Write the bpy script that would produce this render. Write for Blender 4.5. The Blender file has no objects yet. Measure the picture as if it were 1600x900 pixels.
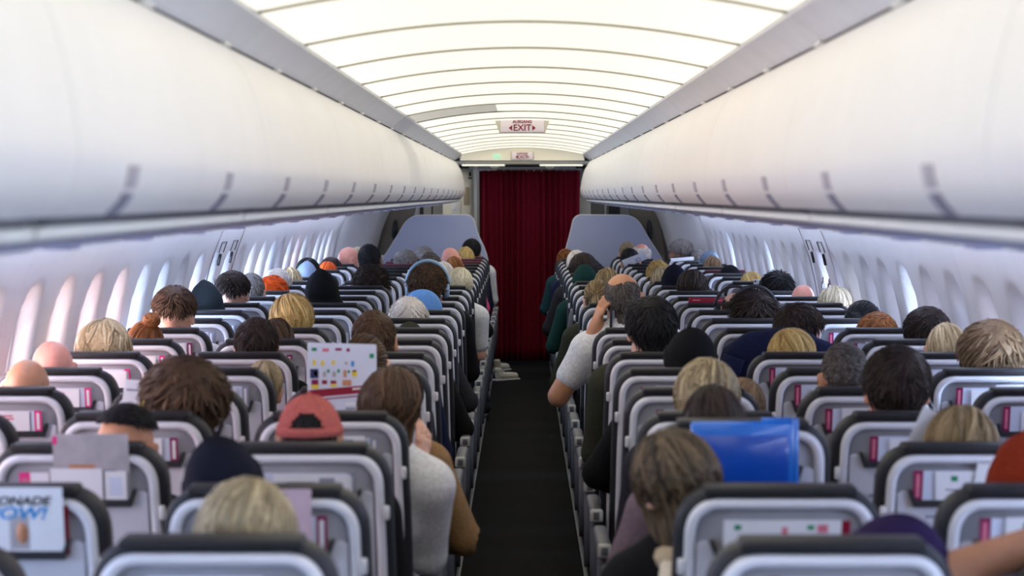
import bpy, bmesh, math, random
import numpy as np
from mathutils import Vector, Matrix, Euler

# ---------------------------------------------------------------- frame of reference
# X right, Y forward along the aisle, Z up; the camera stands in the aisle at Y = 0
ZC, FPX, VX, VY = 1.695, 3600.0, 816.0, 305.0
D0, PITCH = 3.72, 0.765
COLX = {'A': -1.54, 'B': -1.022, 'C': -0.505, 'D': 0.505, 'E': 1.022, 'F': 1.54}
NROWS = 24
TILT = math.tan(math.radians(12.0))
HINGE = 0.42
BACKOFF = (1.12 - HINGE) * TILT          # hinge lies this far in front of the seat-back top
def d_row(r): return D0 + PITCH * r
def at(px, py, d): return Vector(((px - VX) * d / FPX, d, ZC - (py - VY) * d / FPX))
col = bpy.context.scene.collection
PI = math.pi

# ---------------------------------------------------------------- materials
MATS = {}
def lin(c):
    return tuple(((v / 12.92) if v <= 0.04045 else ((v + 0.055) / 1.055) ** 2.4) for v in c)
def srgb(r, g, b): return lin((r / 255, g / 255, b / 255))

def pm(name, c, rough=0.5, var=0.06, scale=40.0, bump=0.0, spec=0.4, metal=0.0, stretch=(1, 1, 1), coat=0.0, emit=None, estr=0.0, alpha=1.0, trans=0.0):
    if name in MATS: return MATS[name]
    m = bpy.data.materials.new(name); m.use_nodes = True
    nt = m.node_tree; b = nt.nodes['Principled BSDF']
    tc = nt.nodes.new('ShaderNodeTexCoord'); mp = nt.nodes.new('ShaderNodeMapping')
    mp.inputs['Scale'].default_value = stretch
    no = nt.nodes.new('ShaderNodeTexNoise'); no.inputs['Scale'].default_value = scale
    no.inputs['Detail'].default_value = 3
    nt.links.new(tc.outputs['Object'], mp.inputs['Vector']); nt.links.new(mp.outputs[0], no.inputs['Vector'])
    cr = nt.nodes.new('ShaderNodeValToRGB')
    cr.color_ramp.elements[0].position = 0.3; cr.color_ramp.elements[1].position = 0.7
    cr.color_ramp.elements[0].color = tuple(max(0, v * (1 - var)) for v in c) + (1,)
    cr.color_ramp.elements[1].color = tuple(min(1, v * (1 + var)) for v in c) + (1,)
    nt.links.new(no.outputs['Fac'], cr.inputs[0]); nt.links.new(cr.outputs[0], b.inputs['Base Color'])
    b.inputs['Roughness'].default_value = rough; b.inputs['Specular IOR Level'].default_value = spec
    b.inputs['Metallic'].default_value = metal
    if coat: b.inputs['Coat Weight'].default_value = coat
    if trans: b.inputs['Transmission Weight'].default_value = trans
    if bump:
        bp = nt.nodes.new('ShaderNodeBump'); bp.inputs['Strength'].default_value = bump; bp.inputs['Distance'].default_value = 0.01
        nt.links.new(no.outputs['Fac'], bp.inputs['Height']); nt.links.new(bp.outputs[0], b.inputs['Normal'])
    if emit:
        b.inputs['Emission Color'].default_value = tuple(emit) + (1,); b.inputs['Emission Strength'].default_value = estr
    MATS[name] = m
    return m

def hair_mat(name, dark, light):
    if name in MATS: return MATS[name]
    m = bpy.data.materials.new(name); m.use_nodes = True
    nt = m.node_tree; b = nt.nodes['Principled BSDF']
    a = nt.nodes.new('ShaderNodeAttribute'); a.attribute_name = 'lock'
    tc = nt.nodes.new('ShaderNodeTexCoord'); mp = nt.nodes.new('ShaderNodeMapping'); mp.inputs['Scale'].default_value = (1, 1, .18)
    no = nt.nodes.new('ShaderNodeTexNoise'); no.inputs['Scale'].default_value = 170; no.inputs['Detail'].default_value = 2
    nt.links.new(tc.outputs['Object'], mp.inputs['Vector']); nt.links.new(mp.outputs[0], no.inputs['Vector'])
    ad = nt.nodes.new('ShaderNodeMath'); ad.operation = 'MULTIPLY_ADD'; ad.inputs[1].default_value = .5
    nt.links.new(no.outputs['Fac'], ad.inputs[0])
    m2 = nt.nodes.new('ShaderNodeMath'); m2.operation = 'MULTIPLY'; m2.inputs[1].default_value = .75
    nt.links.new(a.outputs['Fac'], m2.inputs[0]); nt.links.new(m2.outputs[0], ad.inputs[2])
    cr = nt.nodes.new('ShaderNodeValToRGB')
    cr.color_ramp.elements[0].position = .2; cr.color_ramp.elements[1].position = .95
    cr.color_ramp.elements[0].color = tuple(dark) + (1,); cr.color_ramp.elements[1].color = tuple(light) + (1,)
    nt.links.new(ad.outputs[0], cr.inputs[0]); nt.links.new(cr.outputs[0], b.inputs['Base Color'])
    b.inputs['Roughness'].default_value = .58; b.inputs['Specular IOR Level'].default_value = .22
    MATS[name] = m
    return m

BIN = pm('bin white', srgb(236, 232, 228), .38, .015, 6, spec=.4)
WALLM = pm('sidewall', srgb(226, 224, 224), .42, .02, 5, spec=.4)
COVE = pm('cove grey', srgb(228, 229, 232), .55, .03, 8)
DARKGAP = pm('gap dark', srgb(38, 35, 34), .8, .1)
LIP = pm('lip', srgb(228, 228, 222), .35, .02, 10)
CHANNEL = pm('channel', srgb(98, 98, 106), .6, .05, 10)
PSU = pm('psu lavender', srgb(178, 176, 200), .5, .03, 10)
LATCHM = pm('latch grey', srgb(176, 170, 176), .45, .05)
LATCHD = pm('latch dark', srgb(138, 135, 152), .45, .05)
PANEL = pm('light diffuser', srgb(170, 168, 158), .5, .01, 3, emit=(1.0, .95, .80), estr=1.08)
RIB = pm('ceiling rib', srgb(176, 173, 164), .6, .03, 8)
WASH = pm('sidewall lamp', srgb(235, 238, 245), .4, .01, 3, emit=(.70, .79, 1.0), estr=14.0)
PANELDIM = pm('light diffuser dim', srgb(200, 196, 182), .5, .02, 3, emit=(1, .96, .84), estr=.42)  # unlit half: faint emission stands in for light passing through
FASCIA_GLOW = pm('fascia', srgb(226, 218, 194), .5, .02, 3, emit=(1, .93, .74), estr=.40)  # not a lamp; emission adds the brightness of the lit ceiling end
CREAM = pm('cream panel', srgb(226, 221, 204), .5, .03, 6)
GREYWALL = pm('front wall grey', srgb(120, 116, 110), .6, .06, 6)
DARKDOOR = pm('door surround dark', srgb(108, 99, 85), .6, .08, 6)
DIVIDER = pm('divider', srgb(172, 177, 200), .5, .03, 4)
CURT = pm('curtain red', srgb(118, 14, 38), .85, .12, 60, bump=.15, spec=.15)
CARPET = pm('aisle carpet', srgb(27, 27, 29), .95, .25, 260, bump=.3, spec=.1)
FLOORM = pm('floor dark', srgb(30, 30, 32), .95, .2, 160, spec=.1)
STRIP = pm('floor strip', srgb(96, 98, 104), .5, .1, 20)
METAL = pm('alu', srgb(176, 178, 182), .35, .05, 20, metal=.7)
LEATHER = pm('seat leather charcoal', srgb(37, 38, 44), .55, .12, 60, bump=.12, spec=.4)
FLAPM = pm('headrest flap', srgb(33, 32, 35), .6, .12, 60, bump=.12)
FLAPRED = pm('headrest flap maroon', srgb(92, 44, 56), .6, .12, 60, bump=.12)
SHELL = pm('shell pale grey', srgb(226, 226, 232), .32, .02, 10, spec=.5)
RECESS = pm('recess grey', srgb(160, 160, 166), .5, .03, 12)
TRAY = pm('tray grey', srgb(212, 213, 222), .4, .02, 10)
POCKET = pm('pocket dark', srgb(52, 53, 58), .5, .08, 30)
PLACARD = pm('placard', srgb(150, 154, 172), .5, .04, 30)
HOOKM = pm('hook white', srgb(226, 226, 228), .35, .02)
ARMM = pm('armrest grey', srgb(84, 86, 94), .5, .06, 30)
ARMCAP = pm('armrest cap', srgb(172, 174, 170), .4, .03)
LEGM = pm('seat leg', srgb(110, 112, 116), .4, .05, metal=.6)
PAPER = pm('paper white', srgb(236, 236, 240), .55, .015, 20)
PAPERB = pm('paper pale', srgb(214, 220, 238), .55, .02, 20)
GREEN = pm('print green', srgb(30, 140, 98), .5, .04)
REDP = pm('print red', srgb(214, 120, 140), .5, .08)
MAG = pm('print magenta', srgb(138, 16, 82), .45, .05)
PINKM = pm('print pink', srgb(232, 60, 140), .45, .05)
CRIM = pm('print crimson', srgb(142, 16, 46), .45, .05)
PTEXT = pm('print grey text', srgb(120, 118, 128), .5, .2, 300)
PBLUE = pm('print blue', srgb(62, 150, 214), .5, .05)
PNAVY = pm('print navy', srgb(44, 48, 96), .5, .05)
PYEL = pm('print yellow', srgb(232, 208, 70), .5, .05)
PBLK = pm('print black', srgb(38, 36, 42), .5, .05)
PTAN = pm('print tan', srgb(196, 138, 104), .5, .15, 60)
PGREY = pm('print grey', srgb(176, 171, 174), .5, .12, 25)
LIPSK = pm('lips', srgb(186, 118, 106), .5, .05)
EYEW = pm('eye white', srgb(228, 224, 218), .25, .02)
IRIS = pm('iris', srgb(58, 42, 30), .2, .05)

def window_mat(name, c, s):
    return pm(name, srgb(220, 226, 240), .4, .01, 3, emit=c, estr=s)
PANE_OPEN = window_mat('pane daylight', (.54, .69, 1.0), 28.0)
PANE_ROSY = window_mat('pane rosy daylight', (1.0, .78, .84), 20.0)
PANE_SHUT = pm('pane shade', srgb(176, 180, 202), .6, .03, 6, emit=(.60, .68, 1.0), estr=5.0)

# ---------------------------------------------------------------- mesh helpers
def link(o, parent=None):
    col.objects.link(o)
    if parent is not None: o.parent = parent
    return o
def mesh(name, V, F, mats, smooth=True, midx=None):
    me = bpy.data.meshes.new(name)
    me.from_pydata([tuple(v) for v in V], [], [tuple(f) for f in F])
    for m in (mats if isinstance(mats, (list, tuple)) else [mats]): me.materials.append(m)
    if midx is not None: me.polygons.foreach_set('material_index', np.asarray(midx, dtype=np.int32))
    if smooth: me.polygons.foreach_set('use_smooth', np.ones(len(me.polygons), dtype=bool))
    me.update()
    return me
def obj(name, me, parent=None, loc=None):
    o = bpy.data.objects.new(name, me)
    if loc is not None: o.location = loc
    return link(o, parent)
def empty(name, loc=(0, 0, 0), parent=None):
    o = bpy.data.objects.new(name, None); o.location = loc; o.empty_display_size = .05
    return link(o, parent)
def tag(o, label, cat, group=None, kind=None):
    o['label'] = label
    if cat: o['category'] = cat
    if group: o['group'] = group
    if kind: o['kind'] = kind
    return o
def structure(o, label=None):
    o['kind'] = 'structure'
    if label: o['label'] = label
    return o

class MB:
    """collects pieces of one part; every piece may have its own material"""
    def __init__(s): s.V = []; s.F = []; s.M = []; s.mats = []; s.sm = []
    def mi(s, m):
        if m not in s.mats: s.mats.append(m)
        return s.mats.index(m)
    def add(s, V, F, m, smooth=True):
        n = len(s.V); k = s.mi(m)
        s.V += [Vector(v) for v in V]; s.F += [tuple(i + n for i in f) for f in F]
        s.M += [k] * len(F); s.sm += [smooth] * len(F)
        return s
    def box(s, c, size, m, r=0.0, seg=2, mat=None):
        bm = bmesh.new(); bmesh.ops.create_cube(bm, size=1)
        for v in bm.verts: v.co = Vector((v.co.x * size[0], v.co.y * size[1], v.co.z * size[2]))
        if r > 0:
            bmesh.ops.bevel(bm, geom=bm.edges[:], offset=min(r, min(size) * .49), segments=seg, profile=.5, affect='EDGES')
        bm.verts.index_update()
        V = [v.co.copy() for v in bm.verts]; F = [[v.index for v in f.verts] for f in bm.faces]; bm.free()
        if mat is not None: V = [mat @ v for v in V]
        return s.add([v + Vector(c) for v in V], F, m, r > 0)
    def tube(s, pts, rad, m, n=8, cap=True, flat=1.0):
        pts = [Vector(p) for p in pts]; R = rad if isinstance(rad, (list, tuple)) else [rad] * len(pts)
        V = []; F = []; prev = None
        for i, p in enumerate(pts):
            t = (pts[min(i + 1, len(pts) - 1)] - pts[max(i - 1, 0)]).normalized()
            u = t.cross(Vector((0, 0, 1)) if abs(t.z) < .9 else Vector((1, 0, 0))).normalized() if prev is None else (prev - t * prev.dot(t)).normalized()
            prev = u; w = t.cross(u)
            for k in range(n):
                a = 2 * PI * k / n; V.append(p + u * math.cos(a) * R[i] + w * math.sin(a) * R[i] * flat)
        for i in range(len(pts) - 1):
            for k in range(n):
                F.append((i * n + k, i * n + (k + 1) % n, (i + 1) * n + (k + 1) % n, (i + 1) * n + k))
        if cap: F.append(tuple(range(n))[::-1]); F.append(tuple(range((len(pts) - 1) * n, len(pts) * n)))
        return s.add(V, F, m)
    def loft(s, rings, m, cap0=True, cap1=True, closed=True, smooth=True):
        n = len(rings[0]); V = [p for r in rings for p in r]; F = []
        for i in range(len(rings) - 1):
            for k in range(n if closed else n - 1):
                F.append((i * n + k, i * n + (k + 1) % n, (i + 1) * n + (k + 1) % n, (i + 1) * n + k))
        if cap0: F.append(tuple(range(n))[::-1])
        if cap1: F.append(tuple(range((len(rings) - 1) * n, len(rings) * n)))
        return s.add(V, F, m, smooth)
    def ball(s, c, r, m, nu=14, nv=9):
        V = []; F = []; r = r if isinstance(r, (list, tuple)) else (r, r, r)
        for j in range(nv + 1):
            ph = PI * j / nv
            for i in range(nu):
                a = 2 * PI * i / nu
                V.append((c[0] + r[0] * math.sin(ph) * math.cos(a), c[1] + r[1] * math.sin(ph) * math.sin(a), c[2] + r[2] * math.cos(ph)))
        for j in range(nv):
            for i in range(nu): F.append((j * nu + i, (j + 1) * nu + i, (j + 1) * nu + (i + 1) % nu, j * nu + (i + 1) % nu))
        return s.add(V, F, m)
    def prism(s, poly, a, b, axis, m, smooth=False):
        """poly: 2D points; extruded from a to b along axis ('x','y','z')"""
        def P(p, t):
            return {'x': (t, p[0], p[1]), 'y': (p[0], t, p[1]), 'z': (p[0], p[1], t)}[axis]
        n = len(poly)
        V = [P(p, a) for p in poly] + [P(p, b) for p in poly]
        F = [tuple(range(n)), tuple(range(2 * n - 1, n - 1, -1))] + [(i, i + n, (i + 1) % n + n, (i + 1) % n) for i in range(n)]
        return s.add(V, F, m, smooth)
    def map(s, f): s.V = [Vector(f(v)) for v in s.V]; return s
    def me(s, name='m'):
        me = bpy.data.meshes.new(name); me.from_pydata([tuple(v) for v in s.V], [], s.F)
        for m in s.mats: me.materials.append(m)
        me.polygons.foreach_set('material_index', np.array(s.M, dtype=np.int32))
        me.polygons.foreach_set('use_smooth', np.array(s.sm, dtype=bool))
        bm = bmesh.new(); bm.from_mesh(me); bmesh.ops.recalc_face_normals(bm, faces=bm.faces[:]); bm.to_mesh(me); bm.free()
        me.update(); return me
    def build(s, name, parent=None, loc=None): return obj(name, s.me(name), parent, loc)

# ---------------------------------------------------------------- cabin shell
YA, YB = -2.6, 21.75            # walls run from behind the camera to the bulkhead
def rel(pts): return [(x, ZC + z) for x, z in pts]

# floor
MB().box((0, 11.2, -.02), (3.7, 29, .04), FLOORM).build('floor').__setitem__('kind', 'structure')
structure(MB().box((0, 10.9, .003), (.54, 26.5, .008), CARPET, .002).build('floor_aisle_runner'), 'dark grey carpet runner along the aisle')
i_trim = [0]
def trim(mb, label=None):
    i_trim[0] += 1
    return structure(mb.build('trim_%d' % i_trim[0]), label)
for sx in (-1, 1):
    trim(MB().box((sx * .283, 10.9, .008), (.022, 26.5, .016), STRIP, .004), 'grey floor strip along the aisle edge')

# side walls with a dished bay round every window
WPROF = [(1.57, 1.63), (1.63, 1.555), (1.675, 1.46), (1.715, 1.35), (1.745, 1.25), (1.77, 1.13), (1.79, 1.0), (1.805, .85), (1.81, .7), (1.80, .45), (1.76, .2), (1.72, 0.0)]
def wall_x(z):
    for (x0, z0), (x1, z1) in zip(WPROF, WPROF[1:]):
        if z <= z0 and z >= z1: return x0 + (x1 - x0) * (z0 - z) / (z0 - z1)
    return WPROF[0][0] if z > 1 else WPROF[-1][0]
WSP = .59
WIN = {-1: [8.70 + .6 * k for k in range(-18, 22)], 1: [8.04 + WSP * k for k in range(-17, 24)]}
WIN = {s: [w for w in v if YA + .3 < w < 21.4] for s, v in WIN.items()}
ZW, HWY, HWZ = 1.12, .170, .250
def dish(y, z, sx):
    best = 0
    for w in WIN[sx]:
        if abs(y - w) < .25:
            q = (abs((y - w) / HWY) ** 2.6 + abs((z - ZW) / HWZ) ** 2.6) ** (1 / 2.6)
            t = min(1, max(0, (1.10 - q) / .34)); best = max(best, t * t * (3 - 2 * t))
    return best * .072
zs = [1.63, 1.6, 1.56, 1.51, 1.46] + [1.42 - .02 * k for k in range(32)] + [.74, .6, .45, .3, .15, 0]
for sx, nm in ((-1, 'left'), (1, 'right')):
    ys = list(np.arange(YA, YB + .001, .03)); n = len(zs); V = []; F = []
    for y in ys:
        seam = .004 * math.exp(-((((y - WIN[sx][0] - .3) % (2 * (WIN[sx][1] - WIN[sx][0]))) - .02) / .012) ** 2)
        for z in zs: V.append((sx * (wall_x(z) + dish(y, z, sx) + seam), y, z))
    for i in range(len(ys) - 1):
        for k in range(n - 1):
            q = (i * n + k, i * n + k + 1, (i + 1) * n + k + 1, (i + 1) * n + k)
            F.append(q if sx < 0 else q[::-1])
    # outer skin gives the wall its thickness
    m0 = len(V)
    for y in (YA, YB):
        for z in zs: V.append((sx * (wall_x(z) + .12), y, z))
    for k in range(n - 1): F.append((m0 + k, m0 + n + k, m0 + n + k + 1, m0 + k + 1))
    structure(obj('wall_' + nm, mesh('wall', V, F, WALLM)), 'pale cabin sidewall with window bays')

rng = random.Random(5)
wn = 0
def oval(a, b, y0, z0, sx, off, n=24):
    out = []
    for k in range(n):
        t = 2 * PI * k / n; c, s_ = math.cos(t), math.sin(t); e = 2 / 2.8
        y = y0 + a * math.copysign(abs(c) ** e, c); z = z0 + b * math.copysign(abs(s_) ** e, s_)
        out.append((sx * (wall_x(z) + .072 + off), y, z))
    return out
win_fr = {}; 
for sx in (-1, 1):
    for k, w in enumerate(WIN[sx]):
        wn += 1
        fr = MB().loft([oval(.128, .178, w, ZW, sx, .001), oval(.126, .176, w, ZW, sx, -.008), oval(.113, .162, w, ZW, sx, -.008), oval(.108, .157, w, ZW, sx, 0)], WALLM, False, False)
        o = structure(fr.build('window_%d' % wn), 'small rounded cabin window')
        if sx < 0: pmat = PANE_ROSY if w < 9.9 and w > 4 else (PANE_SHUT if k % 4 == 3 else PANE_OPEN)
        else: pmat = PANE_OPEN if (w < 5 or 13.0 < w < 13.9 or k % 5 == 1) else PANE_SHUT
        MB().loft([oval(.115, .164, w, ZW, sx, -.001), oval(.115, .164, w, ZW, sx, .004)], pmat).build('pane', o)

# overhead bins (door, base with lip, two latches), each unit a thing
DOORP = rel([(.650, .322), (.628, .313), (.602, .272), (.577, .225), (.556, .15), (.543, .065), (.546, .025), (.557, -.004), (.578, -.028)])
BASEP = rel([(.578, -.028), (.586, -.028), (.600, -.042), (.608, -.049), (.638, -.061), (.644, -.068)])
def smooth_prof(P, n=4):
    out = []
    for i in range(len(P) - 1):
        p0 = P[max(i - 1, 0)]; p1 = P[i]; p2 = P[i + 1]; p3 = P[min(i + 2, len(P) - 1)]
        for k in range(n):
            t = k / n
            out.append(tuple(.5 * ((2 * p1[j]) + (-p0[j] + p2[j]) * t + (2 * p0[j] - 5 * p1[j] + 4 * p2[j] - p3[j]) * t * t + (-p0[j] + 3 * p1[j] - 3 * p2[j] + p3[j]) * t ** 3) for j in (0, 1)))
    return out + [P[-1]]
DP = smooth_prof(DOORP, 4)
ORD = ['first', 'second', 'third', 'fourth', 'fifth', 'sixth', 'seventh', 'eighth', 'ninth', 'tenth', 'eleventh', 'twelfth', 'thirteenth', 'fourteenth', 'fifteenth', 'sixteenth', 'seventeenth', 'eighteenth', 'nineteenth', 'twentieth', 'twenty-first', 'twenty-second', 'twenty-third', 'twenty-fourth', 'twenty-fifth', 'twenty-sixth']
def thick(P, t):
    """a profile given thickness away from the aisle"""
    return P + [(x + t, z) for x, z in reversed(P)]
for sx, nm, y_first, y_latch, stp in ((-1, 'left', 2.82, 3.22, 2.12), (1, 'right', 2.70, 3.09, 2.09)):
    for k in range(-2, 10):
        y0 = y_first + stp * k; y1 = y0 + stp
        if y0 > 21.4: break
        y1 = min(y1, 21.95)
        if y1 < -2.6 or (y1 + 1.2 > 21.95 and False): continue
        r = empty('overhead_bin', (sx * .6, (y0 + y1) / 2, ZC))
        idx = k + 3
        tag(r, 'white overhead bin over the %s seats, %s unit from the camera' % (nm, ORD[idx - 2] if idx >= 2 else 'hidden'), 'overhead bin', 'overhead bins on the %s' % nm)
        off = Vector(r.location)
        def ring(P, y, sc=1.0): return [Vector((sx * x, y, z)) - off for x, z in P]
        d = MB(); T = thick(DP, .02)
        g = .004
        d.loft([ring(T, y0 + g), ring(T, y0 + g + .006), ring(T, y1 - g - .006), ring(T, y1 - g)], BIN)
        # soft rolled seam
        d.V = [v for v in d.V]
        d.build('bin_door', r)
        b = MB(); body = [(.672, ZC + .30), (.60, ZC + .18), (.572, ZC + .06), (.576, ZC + 0), (.60, ZC - .022), (.66, ZC - .05), (1.5, ZC - .03), (1.5, ZC + .27)]
        b.loft([ring(body, y0 + .002), ring(body, y1 - .002)], BIN, smooth=False)
        b.build('bin_body', r)
        l = MB(); T = thick(BASEP[2:], .012)
        LP = rel([(.600, -.039), (.596, -.042), (.5965, -.0535), (.602, -.057), (.612, -.058), (.66, -.048), (.62, -.038)])
        l.loft([ring(LP, y0 + .012), ring(LP, y1 - .012)], LIP, smooth=False)
        l.build('grip_lip', r)
        c = MB(); c.loft([ring([(.579, ZC - .0285), (.604, ZC - .040), (.61, ZC - .03), (.59, ZC - .018)], y0 + .05), ring([(.579, ZC - .0285), (.604, ZC - .040), (.61, ZC - .03), (.59, ZC - .018)], y1 - .05)], CHANNEL, smooth=False)
        c.build('finger_channel', r)
        for j in range(2):
            yl = y_latch + (stp / 2) * (2 * k + j)
            if yl > y1 - .1: continue
            lt = MB()
            def lp(u0, u1, t, w, m):
                P = [p for p in DP if u1 <= p[1] - ZC <= u0]
                a = [(x - t, z) for x, z in P]; T2 = a + [(x + .004, z) for x, z in reversed(P)]
                lt.loft([ring(T2, yl - w), ring(T2, yl + w)], m, smooth=False)
            lp(.046, .004, .004, .036, LATCHM); lp(.006, -.030, .0045, .036, LATCHD)
            lt.build('latch', r)
# cabin service panels under the bins
for sx in (-1, 1):
    P = rel([(.606, -.0595), (.640, -.0665), (.70, -.078), (.80, -.086), (1.2, -.094), (1.60, -.10), (1.60, -.07), (.66, -.0535)])
    m = MB(); m.loft([[(sx * x, y, z) for x, z in P] for y in (YA, 21.9)], PSU, smooth=False)
    trim(m, 'lavender service panel under the bins')
    m = MB(); y = 2.4
    while y < 21.6:
        m.box((sx * .80, y, ZC - .088), (.05, .10, .012), PSU, .004); m.box((sx * .79, y + .27, ZC - .087), (.04, .30, .006), LIP, .002); y += .8
    trim(m, 'reading light bosses under the bins')
    # dark shadow gap above the bins and the grey cove panels
    P = rel([(.648, .322), (.70, .318), (.70, .345), (.650, .336)])
    trim(MB().loft([[(sx * x, y, z) for x, z in P] for y in (YA, 21.95)], DARKGAP, smooth=False), 'dark gap above the bins')
    y = .7
    while y < 22.0:
        y2 = min(y + 1.072 * 2, 22.2)
        P = rel([(.652, .330), (.640, .338), (.615, .358), (.578, .388), (.578, .41), (.66, .40)])
        trim(MB().loft([[(sx * x, yy, z) for x, z in P] for yy in (y + .003, y2 - .003)], COVE, smooth=False), 'grey cove panel beside the ceiling lights')
        y = y2
    trim(MB().loft([[(sx * x, yy, z) for x, z in rel([(.652, .330), (.640, .338), (.615, .358), (.578, .388), (.578, .41), (.66, .40)])] for yy in (YA, .7)], COVE, smooth=False), 'grey cove panel behind the camera')
    y = .7
    hk = MB()
    for q in range(18):
        yy = 2.9 + 1.06 * q
        hk.box((sx * .643, yy, ZC + .328), (.012, .10, .008), LIP, .002)
    trim(hk, 'small hinge covers in the gap above the bins')

# ceiling backing and light panels
def arch(x): return ZC + .393 + .064 * (1 - (x / .578) ** 2)
XS = [-.578 + 1.156 * i / 32 for i in range(33)]
V = []; F = []
m = MB()
rings = []
for y in (YA, 22.2): rings.append([(x, y, arch(x) + .008) for x in XS] + [(x, y, arch(x) + .05) for x in reversed(XS)])
structure(m.loft(rings, COVE, smooth=False).build('ceiling'), 'grey ceiling behind the light panels')
structure(MB().box((0, 9.8, ZC + .56), (3.6, 24.9, .04), COVE).build('ceiling_outer'))
def light_panel(y0, y1, mat, xs=XS, rad=.03, name='ceiling_light'):
    m = MB(); top = []; bot = []
    V = []; F = []
    n = len(xs)
    for x in xs:
        e = min(x - xs[0], xs[-1] - x); ins = 0
        if e < rad: ins = rad - math.sqrt(max(0, rad * rad - (rad - e) ** 2))
        for y in (y0 + ins, y0 + ins + .01, y1 - ins - .01, y1 - ins): V.append((x, y, arch(x)))
        for y in (y0 + ins, y1 - ins): V.append((x, y, arch(x) + .009))
    for i in range(n - 1):
        a, b = i * 6, (i + 1) * 6
        for k in range(3): F.append((a + k, a + k + 1, b + k + 1, b + k))
        F.append((a, b, b + 4, a + 4)); F.append((a + 3, a + 5, b + 5, b + 3)); F.append((a + 4, b + 4, b + 5, a + 5))
    m.add(V, F, mat, False)
    return m
xs_in = [-.570 + 1.14 * (.5 - .5 * math.cos(PI * i / 40)) for i in range(41)]
bk = [6.05 + 1.072 * k for k in range(-8, 16)]
num = 0
for i in range(len(bk) - 1):
    y0, y1 = bk[i] + .009, bk[i + 1] - .009
    if y1 > 22.3: break
    vis = y1 > 4.0
    if vis: num += 1
    lab = 'curved warm white ceiling light panel, %s in view from the camera' % ORD[num - 1] if vis else 'curved warm white ceiling light panel above and behind the camera'
    if i == 13:
        r = empty('ceiling_light', (0, 0, 0)); tag(r, 'ceiling light panel with its left half unlit but given a faint grey glow', 'ceiling light', 'ceiling light panels')
        k = 17
        light_panel(y0, y1, PANELDIM, xs_in[:k + 1]).build('faint_glow_diffuser', r)
        light_panel(y0, y1, PANEL, xs_in[k:]).build('lit_diffuser', r)
    else:
        tag(light_panel(y0, y1, PANEL, xs_in).build('ceiling_light'), lab, 'ceiling light', 'ceiling light panels')

for yb in bk[1:]:
    if 3.0 < yb < 22.3:
        P = [[(x, yb + dy_, arch(x) + dz_) for dy_, dz_ in ((-.006, .008), (-.006, -.006), (.006, -.006), (.006, .008))] for x in xs_in]
        trim(MB().loft(P, RIB, smooth=False), 'grey rib between two ceiling light panels')
for sx in (-1, 1):
    trim(MB().tube([(sx * 1.515, YA + .1, ZC - .112), (sx * 1.515, 21.6, ZC - .112)], .016, WASH, 8), 'lamp tube washing the sidewall under the bins')
# rear wall behind the camera
structure(MB().box((0, YA - .05, 1.1), (3.7, .06, 2.25), pm('rear wall', srgb(150, 150, 156), .6, .04, 5)).build('wall_back'))

# ---------------------------------------------------------------- front of the cabin
# return panels where the cabin narrows at the front doors
for sx, nm in ((-1, 'left'), (1, 'right')):
    m = MB(); n = 10
    def prof(t):       # t 0..1 along the return
        return [(sx * (x - .36 * t ** .8 * min(1, max(.0, (z + .6) / 1.2))), z) for x, z in [(wall_x(z), z) for z in (1.63, 1.55, 1.45, 1.35, 1.2, 1.05, .9, .6, .3, 0)]]
    rings = [[(x, 21.75 + .5 * t, z) for x, z in prof(t)] + [(x + sx * .1, 21.75 + .5 * t, z) for x, z in reversed(prof(t))] for t in (0, .1, .25, .45, .7, 1)]
    structure(m.loft(rings, WALLM).build('wall_return_' + nm), 'curved return panel at the front door')
    # dark door surround standing beyond
    m = MB()
    P = [(sx * x, z) for x, z in ((1.28, 1.64), (1.02, 1.64), (1.06, 1.50), (1.22, 1.20), (1.30, 1.12), (1.395, 1.11), (1.40, .9), (1.44, .0), (1.60, 0), (1.62, 1.1))]
    m.prism(P, 22.34, 22.6, 'y', DARKDOOR)
    m.tube([(sx * 1.30, 22.335, 1.60), (sx * 1.37, 22.33, 1.37), (sx * 1.405, 22.33, 1.13)], .012, GREYWALL, 6)
    m.loft([[(sx * (1.235 + .028 * math.cos(a) + .10 * (1.36 - z_) * .8), 22.33, z_) for a, z_ in [(2 * PI * k / 16, 1.36 + .10 * math.sin(2 * PI * k / 16)) for k in range(16)]],
            [(sx * (1.235 + .022 * math.cos(a) + .10 * (1.36 - z_) * .8), 22.345, z_) for a, z_ in [(2 * PI * k / 16, 1.36 + .09 * math.sin(2 * PI * k / 16)) for k in range(16)]]], POCKET)
    structure(m.build('door_%d' % (1 if sx < 0 else 2)), 'dark front door surround beside the divider')

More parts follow.
